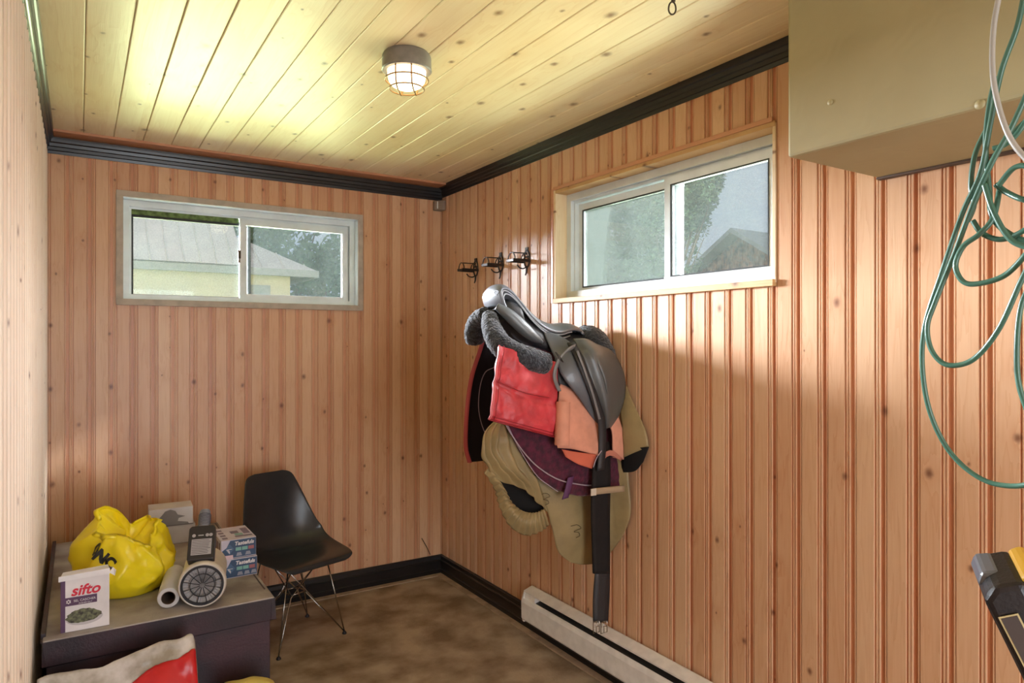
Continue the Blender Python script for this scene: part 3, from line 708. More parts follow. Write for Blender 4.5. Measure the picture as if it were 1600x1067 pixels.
NS = 60; cl = cr([(a, b, c) for a, b, c, d in ST], NS); rl = cr([(d, 0, 0) for a, b, c, d in ST], NS)
for i in range(NS):
    y, z, hwid = cl[i]; ra = rl[i].x
    a = cl[max(i - 1, 0)]; b = cl[min(i + 1, NS - 1)]
    t = Vector((0, b.x - a.x, b.y - a.y)).normalized(); nrm = Vector((0, -t.z, t.y))   # towards the sitter
    if nrm.z < 0 and i < NS * .45: nrm = -nrm
    nrm = Vector((0, abs(t.z), abs(t.y))) if i > 0 else Vector((0, 0, 1))
    row = []
    for j in range(25):
        s_ = -1 + 2 * j / 24; e = abs(s_) ** 2.4 * ra
        row.append(Vector((s_ * hwid, y, z)) + nrm * e)
    rows.append(row)
MB().grid(rows).build('seat_shell', m_shell, ch, smooth=True, solid=.006, sub=1)
feet = [(-.19, .17, 0), (.19, .17, 0), (.19, -.17, 0), (-.19, -.17, 0)]
mts = [(-.11, .125, .405), (.11, .125, .405), (.11, -.125, .405), (-.11, -.125, .405)]
hub = [(-.045, .045, .235), (.045, .045, .235), (.045, -.045, .235), (-.045, -.045, .235)]
for i in range(4):
    f = Vector(feet[i]) + Vector((0, 0, .012)); mb = MB()
    mb.tube([f, mts[i]], .0036, 8)
    mb.tube([f, hub[i], Vector(mts[(i + 1) % 4]).lerp(Vector(mts[(i + 2) % 4]), .15)], .0030, 8)
    mb.tube([f, Vector(hub[i]) + Vector((0, 0, -.012)), Vector(mts[(i + 3) % 4]).lerp(Vector(mts[(i + 2) % 4]), .15)], .0030, 8)
    lg = mb.build('leg', m_chrome, ch, smooth=True)
    MB().lathe([(.001, 0), (.011, 0), (.012, .005), (.006, .014), (.001, .016)], Matrix.Translation(feet[i]), 14).build('foot_glide', m_tblk, lg, smooth=True)
mb = MB(); mb.tube([Vector(p) for p in hub], .0036, 8, closed=True); mb.build('base_ring', m_chrome, ch, smooth=True)
mb = MB(); mb.tube([Vector(p) for p in mts], .0042, 8, closed=True); mb.build('mounting_ring', m_chrome, ch, smooth=True)

# ------------------------------------------------------------------ chest
m_chest = M_('worn black paint', (50, 42, 50), rough=.5, nscale=7, col2=(72, 48, 58), bump=.15, bscale=120, detail=8)
m_dust = M_('dusty grey lid', (182, 176, 172), rough=.75, nscale=6, col2=(140, 130, 126), bump=.2, bscale=150, detail=8)
CH = .515; cx0, cx1, cy0, cy1 = -.098, .608, 2.575, 3.800
cst = thing('storage_chest', 'old black wooden chest with a dusty grey lid against the back wall', 'chest', ((cx0 + cx1) / 2, (cy0 + cy1) / 2, 0))
mb = MB(); mb.box((cx0 + .012, cy0 + .016, 0), (cx1 - .014, cy1 - .01, CH - .028)); mb.box((cx0 + .002, cy0 + .006, 0), (cx1 - .004, cy1, .075)); mb.build('chest_body', m_chest, cst, bevel=.004)
mb = MB(); mb.box((cx0, cy0, CH - .082), (cx1, cy0 + .016, CH - .004)); mb.box((cx1 - .016, cy0, CH - .082), (cx1, cy1, CH - .004)); mb.box((cx0, cy0, CH - .082), (cx0 + .014, cy1, CH - .004)); mb.build('lid_skirt', m_chest, cst, bevel=.003)
mb = MB(); mb.box((cx0 + .002, cy0 + .002, CH - .020), (cx1 - .002, cy1, CH)); lid = mb.build('lid', m_dust, cst, bevel=.004)
mb = MB(); mb.box((cx1 - .018, cy0 + .10, CH), (cx1 - .013, cy1 - .02, CH + .001)); mb.build('lid_edge_strip', m_chest, lid)
mb = MB(); mb.box((cx0 - .004, cy0 + .04, CH - .02), (cx0 + .010, cy1, CH + .012)); mb.build('lid_side_rail', m_chest, cst, bevel=.002)
settle(cst)

# ------------------------------------------------------------------ things on the chest
def card(mb, M, a, b, z=.0006):  mb.box((a[0], a[1], 0), (b[0], b[1], z), M)
m_white = M_('white card', (232, 228, 232), rough=.5)
m_purple = M_('plum ink', (92, 62, 96), rough=.5)
m_red = M_('red ink', (214, 40, 66), rough=.5)
m_plate = M_('printed salad picture', (120, 124, 92), rough=.5, nscale=90, col2=(52, 48, 44), detail=6)
m_plate2 = M_('printed plate rim', (196, 192, 196), rough=.5)
# salt box
bl = W(95, 990, Z=CH + .0015); brt = W(171, 976, Z=CH + .0015); ex = (brt - bl).normalized(); wd = (brt - bl).length; hh = .184
ey = Vector((-ex.y, ex.x, 0))
sb = thing('salt_box', 'white salt carton with red and plum lettering at the front of the chest', 'carton', tuple(bl))
MX = frame(bl + Vector((0, 0, .0)), ex, (0, 0, 1))      # z local = outwards to the viewer? x cross up
def FB(x, y, z): return bl + ex * x + Vector((0, 0, y)) + ey * z
MF = frame(bl, ex, (0, 0, 1))          # local z = ex x up  = towards camera
mb = MB(); mb.box((0, 0, -.055), (wd, hh - .012, 0), MF); mb.build('carton_body', m_white, sb, bevel=.001)
mb = MB(); mb.box((-.0008, .001, -.054), (-.0, hh - .014, 0), MF); mb.box((0, .001, 0), (.012, hh - .016, .0006), MF); mb.build('side_print', m_purple, sb)
mb = MB()
mb.prism([(-.006, hh - .018), (wd + .002, hh - .014), (wd + .001, hh + .004), (-.006, hh - .002)], 'z', .0, .004, MF)
mb.add([MF @ Vector(p) for p in ((wd, hh - .012, 0), (wd + .016, hh - .026, -.004), (wd + .020, hh - .018, -.040), (wd, hh - .006, -.052), (wd + .010, hh + .0, -.02))], [(0, 1, 4), (1, 2, 4), (2, 3, 4)])
mb.add([MF @ Vector(p) for p in ((0, hh - .002, 0), (wd, hh + .004, 0), (wd - .004, hh + .002, -.05), (.004, hh - .004, -.05))], [(0, 1, 2, 3)])
mb.build('carton_flap', M_('white card flap', (240, 238, 242), rough=.5), sb)
text('sifto', 'sifto_lettering', m_red, sb, MF @ Matrix.Translation((wd * .50, hh * .70, .0012)), .046, shear=.25, sx=1.0, bold=.0012)
mb = MB(); card(mb, MF, (.012, hh * .455), (wd * .74, hh * .60), .0009); mb.build('name_band', m_purple, sb)
text('SEL CASCHER', 'band_lettering', m_white, sb, MF @ Matrix.Translation((wd * .485, hh * .53, .0014)), .0100)
text('KOSHER SALT', 'small_lettering', m_white, sb, MF @ Matrix.Translation((wd * .50, hh * .478, .0014)), .0060)
mb = MB()
for k in (0, 1):
    pts = [(wd * .155 + .007 * math.sin(2 * math.pi * (i / 3) + k * math.pi), hh * .53 + .007 * math.cos(2 * math.pi * (i / 3) + k * math.pi)) for i in range(3)]
    for i in range(3):
        p, q = pts[i], pts[(i + 1) % 3]; mb.tube([MF @ Vector((p[0], p[1], .0012)), MF @ Vector((q[0], q[1], .0012))], .0008, 5)
mb.build('star_mark', m_white, sb)
def disc(cx_, cy_, rx, ry, z0_, z1_, n=36, jag=0):
    return [(cx_ + rx * math.cos(2 * math.pi * k / n) * (1 + jag * (random.random() - .5)), cy_ + ry * math.sin(2 * math.pi * k / n) * (1 + jag * (random.random() - .5))) for k in range(n)]
mb = MB(); mb.prism(disc(wd * .48, hh * .21, wd * .38, hh * .12, 0, 0), 'z', 0, .0008, MF); mb.build('plate_print', m_plate2, sb)
mb = MB(); mb.prism(disc(wd * .46, hh * .25, wd * .36, hh * .12, 0, 0, jag=.2), 'z', .0008, .0013, MF); mb.build('salad_print', m_plate, sb)
settle(sb)

# yellow shopping bag
m_bag = M_('yellow plastic film', (252, 228, 30), rough=.30, spec=.6, nscale=4, namt=.04)
m_bag.node_tree.nodes['Principled BSDF'].inputs['Subsurface Weight'].default_value = 0
bc = Vector((.154, 2.985, CH))
bag = thing('shopping_bag', 'crumpled yellow plastic shopping bag with black lettering on the chest', 'bag', tuple(bc))
NA, NR = 96, 46
def bagpt(a, v):
    """v 0 bottom .. 1 rim .. 1.5 inside"""
    ca, sa = math.cos(a), math.sin(a)
    rimh = .236 + .045 * math.cos(a - 2.3) + .020 * math.sin(3 * a + .6)
    if v <= 1:
        r = (.075 + .090 * math.sin(math.pi * min(1, v * .80 + .12)) ** .7) * (1 - .22 * max(0, v - .5) ** 1.2)
        z = rimh * v
    else:
        w_ = (v - 1) / .5; r = .118 * (1 - w_) ** .8 + .004; z = rimh - .085 * w_ ** .8
    p = Vector((r * ca * 1.0, r * sa * 1.15, z))
    n1 = noise.noise(Vector((ca * 1.3, sa * 1.3, v * 2.0)) + Vector((3.1, .2, 1)))
    rd = 1 - abs(noise.noise(Vector((ca * 1.5 + 5, sa * 1.5, v * 1.6)))) * 2.4
    rd2 = 1 - abs(noise.noise(Vector((ca * 4.2 + 9, sa * 4.2 + v * 2, v * 3.5)))) * 2
    amt = min(1, v * 4)
    d = (.026 * n1 + .026 * (rd - .6) + .009 * (rd2 - .6)) * amt * (1 if v <= 1 else max(.2, 1.2 - (v - 1) * 2))
    p += Vector((ca, sa, .25)) * d
    p.z = max(p.z, .0015)
    return p
rows = [[bagpt(2 * math.pi * k / NA, i / (NR - 1) * 1.5) for k in range(NA)] for i in range(NR)]
rows.insert(0, [Vector((rows[0][k].x * .1, rows[0][k].y * .1, .0015)) for k in range(NA)])
MB().grid(rows, wrap=True).build('bag_film', m_bag, bag, smooth=True)
# lettering follows the film on the side facing the camera's left
def bagbend(a0, v0, rot, sc):
    def f(co):
        x, y = co.x * math.cos(rot) - co.y * math.sin(rot), co.x * math.sin(rot) + co.y * math.cos(rot)
        p = bagpt(a0 + x * sc, v0 + y * 4.0)
        q = bagpt(a0 + x * sc, v0 + y * 4.0) * 1.0
        out = Vector((math.cos(a0 + x * sc), math.sin(a0 + x * sc), .1)) * (.004 + (co.z > 0) * .001)
        return q + out
    return f
m_ink = M_('black ink', (24, 22, 20), rough=.5)
text('ONC', 'bag_lettering', m_ink, bag, None, .050, extrude=.0005, bold=.003, bend=bagbend(-2.20, .72, -.62, 6.5))

# white paper roll
m_roll = M_('white roll wrap', (206, 204, 206), rough=.4)
m_bore = M_('cardboard bore', (96, 78, 66), rough=.8)
def along(p0, p1): return frame(p0, (p1 - p0).orthogonal(), (p1 - p0).cross((p1 - p0).orthogonal())), (p1 - p0).length
rr = .036
p0 = W(263, 950, Z=CH + .0015); p0 = Vector((p0.x, p0.y, CH + rr + .001)); p1 = p0 + Vector((.048, .26, 0))
rl_ = thing('paper_roll', 'white hollow roll lying between yellow bag and round filter', 'roll', (p0.x, p0.y, CH))
Mx, ln = along(p0, p1)
mb = MB(); mb.lathe([(.023, 0), (rr - .002, 0), (rr, .003), (rr, ln), (.023, ln)], Mx, 36); mb.build('roll_body', m_roll, rl_, smooth=True, angle=50)
mb = MB(); mb.lathe([(.023, 0), (.021, 0), (.021, ln), (.023, ln)], Mx, 30, close=True); mb.lathe([(.0225, ln * .6), (.001, ln * .6)], Mx, 30); mb.build('roll_core', m_bore, rl_, smooth=True, angle=50)
settle(rl_)
# canister filter lying down with a spoked black end
rc = .078
q0 = W(316, 950, Z=CH + .0015); q0 = Vector((q0.x, q0.y, CH + rc + .004)); q1 = q0 + Vector((.046, .23, .0))
ft = thing('canister_filter', 'white round canister lying down, black spoked grille end towards the camera', 'filter', (q0.x, q0.y, CH))
Mx, ln = along(q0, q1)
m_fw = M_('white filter shell', (222, 216, 208), rough=.45)
m_pleat = M_('grey pleats', (176, 174, 176), rough=.8)
mb = MB(); mb.lathe([(.066, .0), (.074, -.002), (rc, .004), (rc, .03), (rc - .004, .04), (rc - .004, ln - .02), (rc - .010, ln), (.001, ln)], Mx, 48); mb.build('canister_shell', m_fw, ft, smooth=True, angle=40)
mb = MB(); mb.lathe([(.062, -.004), (.070, -.004), (.070, .004), (.062, .004)], Mx, 48, close=True)
mb.lathe([(.038, -.002), (.0405, -.002), (.0405, .002), (.038, .002)], Mx, 36, close=True)
for k in range(12):
    a = 2 * math.pi * k / 12
    mb.tube([Mx @ Vector((.008 * math.cos(a), .008 * math.sin(a), 0)), Mx @ Vector((.064 * math.cos(a), .064 * math.sin(a), 0))], .0013, 6)
mb.build('end_grille', m_tblk, ft, smooth=True, angle=40)
mb = MB(); n = 72
rws = []
for zz, rad in ((.006, .066), (.010, .045), (.030, .040), (.05, .001)):
    rws.append([Mx @ Vector(((rad + (.002 if k % 2 else 0)) * math.cos(2 * math.pi * k / n), (rad + (.002 if k % 2 else 0)) * math.sin(2 * math.pi * k / n), zz + (.003 if k % 2 else 0))) for k in range(n)])
mb.grid(rws, wrap=True).build('pleated_core', [m_pleat], ft)
settle(ft)
# dark bottle lying back on the canister
bo = thing('oil_bottle', 'black rectangular bottle with grey cap and text label, propped on the canister', 'bottle', (q0.x, q0.y + .1, CH + .17))
m_bb = M_('black bottle plastic', (44, 42, 46), rough=.35)
bd0 = W(311, 884, Y=q0.y + .028); up = Vector((.02, .62, .78)).normalized(); xb = Vector((1, .25, 0)).normalized()
bd0 = Vector((q0.x - .004, q0.y + .022, CH + 2 * rc + .010))
Mb = frame(bd0, Vector((_c, -_s * .4, 0)), up)     # local z faces the camera side
mb = MB(); mb.prism([(-.040, 0), (.040, 0), (.044, .006), (.044, .118), (.036, .128), (-.036, .128), (-.044, .118), (-.044, .006)], 'z', -.050, 0, Mb); mb.build('bottle_body', m_bb, bo, bevel=.004)
mb = MB(); mb.lathe([(.001, .190), (.006, .190), (.006, .196), (.017, .196), (.019, .190), (.021, .128), (.001, .128)], frame(Mb @ Vector((.002, 0, -.026)), (1, 0, 0), (0, 0, 1)) if False else Mb @ Matrix.Translation((.002, 0, -.026)) @ Matrix.Rotation(R(-90), 4, 'X'), 28); cp = mb.build('bottle_cap', M_('grey ribbed cap', (126, 128, 140), rough=.4), bo, smooth=True, angle=40)
mb = MB()
for k in range(8): mb.lathe([(.0205, .134 + k * .006), (.0220, .136 + k * .006), (.0205, .138 + k * .006)], Mb @ Matrix.Translation((.002, 0, -.026)) @ Matrix.Rotation(R(-90), 4, 'X'), 24)
mb.build('cap_ribs', M_('cap rib', (86, 88, 100), rough=.4), cp, smooth=True)
mb = MB(); card(mb, Mb, (-.032, .018), (.034, .076), .0008); card(mb, Mb, (-.012, .088), (.006, .092), .0008)
for xx in (-.026, .018, .030): mb.prism(disc(xx, .090, .006, .006, 0, 0, n=16), 'z', 0, .0008, Mb)
mb.build('bottle_label', M_('silver label', (168, 166, 172), rough=.5), bo)
mb = MB()
for k in range(9): card(mb, Mb, (-.030, .022 + k * .006), (-.030 + .05 + .012 * random.random(), .0238 + k * .006), .0011)
mb.build('label_lines', M_('grey fine print', (84, 82, 88), rough=.5), bo)
settle(bo)

# two cat food cartons
m_navy = M_('navy print', (46, 74, 108), rough=.4)
m_teal = M_('teal print', (120, 176, 168), rough=.4)
m_brick = M_('rose print', (160, 98, 104), rough=.4)
m_lilac = M_('pale lilac card', (204, 198, 214), rough=.5)
def carton(base_, lab, nm, shift):
    ex = Vector((1, .02, 0)).normalized(); w_, h_, d_ = .132, .074, .20
    t = thing('food_carton', lab, 'carton', tuple(base_), 'blue cat food cartons stacked on the chest')
    Mf = frame(base_, ex, (0, 0, 1))
    mb = MB(); mb.box((0, 0, -d_), (w_, h_, 0), Mf); mb.build('carton_body', m_lilac, t, bevel=.0012)
    mb = MB(); mb.prism([(.008, .003), (w_ - .001, .003), (w_ - .001, h_ - .003), (.034, h_ - .003), (.020, h_ * .6), (.004, h_ * .45)], 'z', 0, .0005, Mf); mb.build('front_print', m_navy, t)
    text('Tastefuls', 'tastefuls_lettering', m_white, t, Mf @ Matrix.Translation((w_ * .65, h_ * .76, .0011)), .0205, shear=.2, bold=.0006)
    mb = MB(); mb.prism([(.014, h_ * .50), (.031, h_ * .22), (.048, h_ * .50), (.031, h_ * .78)], 'z', .0005, .0009, Mf); mb.build('diamond_badge', M_('badge blue', (70, 100, 136), rough=.4), t)
    mb = MB(); [mb.prism([(.018 + .0015 + q, h_ * .50), (.031, h_ * .27 + q), (.0325, h_ * .27 + q + .002), (.020 + q, h_ * .50 + .002)], 'z', .0009, .0011, Mf) for q in (0, .005)]
    mb.box((.022, h_ * .49, .0009), (.040, h_ * .51, .0012), Mf); mb.build('badge_mark', m_white, t)
    for k, mm in enumerate((m_teal, m_teal, m_brick)):
        mb = MB(); card(mb, Mf, (.054 + k * .024, h_ * .38), (.075 + k * .024, h_ * .56), .0011); mb.build('flavour_panel', mm, t)
    mb = MB()
    for k in range(3 if shift else 2):
        a_ = .056 + k * (.026 if shift else .034); mb.prism([(a_, h_ * .10), (a_ + .022, h_ * .10), (a_ + .018, h_ * .28), (a_ + .004, h_ * .28)], 'z', .0005, .0011, Mf)
    mb.build('tray_picture', M_('silver tray', (146, 150, 166), rough=.4), t)
    # left side and top print
    Ms = frame(Mf @ Vector((0, 0, -d_)), -(Mf.to_3x3() @ Vector((0, 0, -1))), (0, 0, 1))
    mb = MB()
    for k in range(5): mb.box((.02 + k * .034, h_ * .2, -.0), (.02 + k * .034 + .02, h_ * .8, .0005), Ms)
    mb.build('side_print', m_plum if False else m_purple, t)
    if nm:
        mb = MB(); Mtp = Mf @ Matrix.Translation((0, h_, 0)) @ Matrix.Rotation(R(-90), 4, 'X')
        for k in range(4): mb.box((.010 + .0 * k, .02 + k * .042, 0), (.030, .044 + k * .042, .0005), Mtp)
        mb.box((.06, .03, 0), (.125, .05, .0005), Mtp); mb.box((.055, .09, 0), (.085, .13, .0005), Mtp); mb.box((.10, .07, 0), (.125, .16, .0005), Mtp)
        mb.build('top_print', M_('grey mauve print', (112, 100, 128), rough=.4), t)
        mb = MB(); mb.box((.065, .055, 0), (.095, .085, .0006), Mtp); mb.build('top_panel', m_teal, t)
        mb = MB(); card(mb, Mf, (-.001, -.006), (.044, .014), .0012); mb.build('price_sticker', M_('pinkish sticker', (222, 196, 206), rough=.5), t)
    settle(t)
c0_ = W(347, 906, Z=CH + .0015)
carton(c0_, 'lower blue and lilac cat food carton, under the other one', False, 1)
carton(c0_ + Vector((-.003, .004, .0760)), 'upper blue and lilac cat food carton, topmost of the two', True, 0)

# grey and white boxes behind the bag
gb0 = Vector((.275, 3.50, CH + .0015)); exg = Vector((1, -.05, 0)).normalized(); Mg = frame(gb0, exg, (0, 0, 1))
t = thing('grey_carton', 'pale grey carton at the back of the chest, under the pictured box', 'carton', tuple(gb0))
mb = MB(); mb.box((0, 0, -.14), (.185, .082, 0), Mg); mb.build('carton_body', M_('pale grey card', (196, 192, 196), rough=.5), t, bevel=.001)
settle(t)
t = thing('pictured_box', 'white box with a grey silhouette print, on top behind the yellow bag', 'box', tuple(gb0 + Vector((0, 0, .083))))
Mg2 = Mg @ Matrix.Translation((-.006, .083, 0))
mb = MB(); mb.box((0, 0, -.13), (.182, .082, 0), Mg2); mb.build('box_body', M_('white card print', (222, 220, 226), rough=.5), t, bevel=.001)
mb = MB(); mb.prism([(.02, .004), (.165, .004), (.160, .012), (.118, .020), (.122, .034), (.150, .040), (.118, .050), (.108, .068), (.088, .076), (.066, .070), (.05, .05), (.03, .03)], 'z', 0, .0006, Mg2); mb.build('silhouette_print', M_('grey silhouette', (140, 138, 144), rough=.5), t)
mb = MB(); mb.box((-.001, -.0, -.131), (.183, .004, .001), Mg2); mb.build('box_edge', M_('grey lid edge', (112, 108, 112), rough=.5), t)
settle(t)

# ------------------------------------------------------------------ sacks on the floor before the chest
m_sack = M_('white woven sack print', (214, 210, 208), rough=.32, nscale=14, col2=(150, 142, 128), detail=7)
m_sackr = M_('red sack print', (206, 32, 40), rough=.3)
m_yel2 = M_('pale yellow sack', (222, 204, 110), rough=.4, nscale=12, namt=.12)
sk = thing('feed_sack', 'white feed sack with a red panel slumped against the front of the chest', 'sack', (.14, 2.35, 0))
YS = 2.44
def SP(px_, py_, Y=YS): return W(px_, py_, Y=Y)
topl = [SP(58, 1064), SP(90, 1054), SP(135, 1048), SP(185, 1030), SP(235, 1008), SP(275, 998), SP(298, 991), SP(304, 1000)]
front = [p + Vector((0, -.05, -.035)) for p in topl]
n_ = 50
def sackrow(dy, dz, floor=None):
    return [Vector((p.x, p.y + dy, (p.z + dz) if floor is None else floor)) for p in topl]
def skf(p, u, v):
    w_ = min(1, v * 5) * min(1, (1 - v) * 5 + .3)
    return p + Vector((.0, .012, .006)) * noise.noise(p * 14) * w_ + Vector((0, .006, .0)) * noise.noise(p * 40) * w_
rails = [sackrow(.10, 0, .004), sackrow(.055, -.18), sackrow(.022, -.04), topl, sackrow(-.028, -.03), sackrow(-.075, -.10), sackrow(-.13, -.24), sackrow(-.10, 0, .004)]
mb = loft(rails, 40, 44, skf)
# close the two ends
mb.build('sack_body', m_sack, sk, smooth=True, solid=.002)
rp = [SP(185, 1069, YS - .03), SP(215, 1050, YS - .03), SP(255, 1040, YS - .03), SP(288, 1030, YS - .03), SP(291, 1038, YS - .03)]
MB()
def surf(u, v):   # follows the sack front
    base_ = cr(topl, 60)[int(round(u * 59))]
    return base_
mb = MB(); rows = []
for i in range(30):
    u = .42 + .56 * i / 29
    rs = [cr(r, 118)[int(u * 117)] for r in rails]
    col_ = cr(rs, 216); j0 = 120 + 26 * (1 - i / 29)
    rows.append([skf(col_[int(j0 + 4 * j)], u, (j0 + 4 * j) / 215) + Vector((0, -.005, .003)) for j in range(14)])
mb.grid(rows).build('red_panel', m_sackr, sk, smooth=True, solid=.001)
settle(sk)
ys = thing('yellow_sack', 'pale yellow sack top showing at the foot of the chest', 'sack', (.40, 2.38, 0))
tp = [W(352, 1069, Y=2.42), W(372, 1063, Y=2.42), W(395, 1058, Y=2.42), W(415, 1059, Y=2.42), W(428, 1066, Y=2.42)]
def yrow(dy, dz, fl=None): return [Vector((p.x, p.y + dy, p.z + dz if fl is None else fl)) for p in tp]
loft([yrow(.10, 0, .004), yrow(.05, -.14), yrow(.02, -.02), yrow(0, 0), yrow(-.05, -.01), yrow(-.11, -.07), yrow(-.14, -.22), yrow(-.10, 0, .004)], 24, 30,
     lambda p, u, v: p + Vector((0, .01, .006)) * noise.noise(p * 16)).build('sack_body', m_yel2, ys, smooth=True, solid=.003)
settle(ys)

# ------------------------------------------------------------------ saddle and tack on the wall
m_lea = M_('black grained leather', (84, 88, 90), rough=.36, bump=.12, bscale=260, spec=.7, coat=.15)
m_lea2 = M_('polished black leather seat', (92, 96, 104), rough=.42, bump=.08, bscale=260, spec=.8, coat=.2)
m_leaD = M_('dull black leather', (46, 45, 48), rough=.5, bump=.15, bscale=200)
m_strapg = M_('worn grey leather strap', (126, 126, 128), rough=.4)
m_pipe = M_('grey piping', (150, 154, 162), rough=.35)
def fleece():
    m = M_('black sheepskin', (58, 62, 70), rough=.95, sheen=.3, nscale=60, col2=(26, 28, 34), bump=1.0, bscale=120)
    m.node_tree.nodes['Principled BSDF'].inputs['Sheen Roughness'].default_value = .5
    return m
m_flc = fleece()
YC = 2.32
rk = thing('saddle_rack', 'black metal saddle rack arm on the wall, almost hidden by the saddle', 'rack', (XR, YC, 1.40))
mb = MB(); mb.box((XR - .008, YC - .03, 1.32), (XR + .0, YC + .03, 1.45)); mb.tube([(XR - .004, YC, 1.415), (1.52, YC, 1.415)], .012, 10); mb.tube([(XR - .004, YC, 1.335), (1.66, YC, 1.407)], .008, 8); mb.build('rack_arm', m_iron, rk); settle(rk)

sd = thing('riding_saddle', 'black leather riding saddle with sheepskin panels on the wall rack', 'saddle', (1.64, YC, 1.44))
# seat
SE = [(1.388, 1.590, .072, .012), (1.378, 1.615, .072, .012), (1.376, 1.645, .068, .014), (1.392, 1.666, .062, .016), (1.418, 1.668, .066, .024), (1.450, 1.644, .080, .034), (1.495, 1.598, .098, .048), (1.55, 1.553, .108, .050),
      (1.61, 1.528, .104, .046), (1.66, 1.522, .092, .040), (1.71, 1.526, .076, .034), (1.755, 1.522, .060, .030), (1.80, 1.505, .045, .026), (1.835, 1.475, .030, .02), (1.848, 1.455, .012, .01)]
NS = 60; A_ = cr([(a, b, c) for a, b, c, d in SE], NS); D_ = cr([(d, 0, 0) for a, b, c, d in SE], NS); rows = []
for i in range(NS):
    x, z, w_ = A_[i]; d = D_[i].x; rear = max(0, 1 - i / 14)
    rows.append([Vector((x + .020 * abs(s_) ** 2 * rear, YC + s_ * w_, z - d * (abs(s_) ** 2.4) - .006 * (1 - abs(s_)) * (i > 20))) for s_ in [-1 + j / 10 for j in range(21)]])
MB().grid(rows).build('seat', m_lea2, sd, smooth=True, solid=.008, off=-1)
side = [Vector(r[0]) for r in rows]; sid2 = [Vector(r[-1]) for r in rows]
mb = MB(); mb.tube([p + Vector((0, -.001, -.003)) for p in side[:44]], .0032, 6); mb.tube([p + Vector((.004, -.006, -.016)) for p in side[:42]], .0028, 6)
mb.tube([p + Vector((0, 0, -.002)) for p in rows[0]], .0032, 6); mb.tube([p + Vector((.002, 0, -.013)) for p in rows[0]], .0028, 6); mb.build('seat_piping', m_pipe, sd, smooth=True)
# maker's badge embossed on the cantle
mb = MB(); cb_ = W(776, 457, X=1.360)
Mbd = frame(cb_, (0, -1, 0), (.18, 0, 1))
mb.tube([Mbd @ Vector((.016 * math.cos(a), .007 * math.sin(a), .0)) for a in [2 * math.pi * k / 24 for k in range(24)]], .0018, 6, closed=True)
mb.tube([Mbd @ Vector((-.011 + .0035 * k, -.012 + .002 * (k % 2), 0)) for k in range(7)], .0018, 6)
mb.build('cantle_badge', m_leaD, sd, smooth=True)
# body under the seat: near and far leather gussets
BD = [(1.400, 1.565, .085, .045), (1.43, 1.560, .100, .060), (1.50, 1.52, .120, .065), (1.58, 1.475, .135, .060), (1.66, 1.445, .140, .060), (1.75, 1.435, .125, .060), (1.83, 1.43, .10, .050), (1.87, 1.42, .07, .03)]
A_ = cr([(a, b, c) for a, b, c, d in BD], 40); D_ = cr([(d, 0, 0) for a, b, c, d in BD], 40); rows = []
for i in range(40):
    x, z, w_ = A_[i]; d = D_[i].x
    rows.append([Vector((x, YC + w_ * math.cos(a), z + d * math.sin(a) - .05 * abs(math.cos(a)) * (i > 8))) for a in [2 * math.pi * k / 32 for k in range(32)]])
mb = MB().grid(rows, wrap=True); mb.f.append(tuple(range(32))); mb.m.append(0); mb.f.append(tuple(range(39 * 32, 40 * 32))); mb.m.append(0)
mb.build('saddle_tree', m_leaD, sd, smooth=True)
# gusset bulge on the near side
g = [W(776, 478, Y=2.235), W(795, 492, Y=2.215), W(815, 510, Y=2.20), W(832, 525, Y=2.19), W(848, 535, Y=2.19)]
MB().tube(cr(g, 30), [max(.004, .026 * math.sin(math.pi * (.12 + .85 * k / 29)) ** .7) for k in range(30)], 14, flat=.8).build('panel_gusset', m_lea, sd, smooth=True)
# sheepskin panels
def furry(path, rad, name):
    n = 70; p = cr(path, n); r = [v.x for v in cr([(x, 0, 0) for x in rad], n)]
    for k in range(4):
        r[k] *= math.sqrt((k + .35) / 4.35); r[-1 - k] *= math.sqrt((k + .35) / 4.35)
    mb = MB().tube(p, r, 28)
    mb.v = [tuple(Vector(v) + Vector((noise.noise(Vector(v) * 130), noise.noise(Vector(v) * 130 + Vector((7, 0, 0))), noise.noise(Vector(v) * 130 + Vector((0, 9, 0))))) * .005) for v in mb.v]
    return mb.build(name, m_flc, sd, smooth=True)
furry([W(764, 488, Y=2.32), W(768, 512, Y=2.25), W(780, 536, Y=2.19), W(803, 553, Y=2.15), W(832, 563, Y=2.12), W(860, 572, Y=2.11)], [.026, .038, .044, .046, .046, .042], 'sheepskin_panel')
furry([W(762, 488, Y=2.34), W(747, 502, Y=2.42), W(742, 522, Y=2.45), W(744, 538, Y=2.46)], [.028, .040, .044, .034], 'sheepskin_panel')
furry([W(905, 520, X=1.845), W(925, 528, X=1.855), W(938, 545, X=1.862), W(948, 570, X=1.865), W(955, 600, X=1.865)], [.036, .050, .052, .048, .035], 'sheepskin_panel')
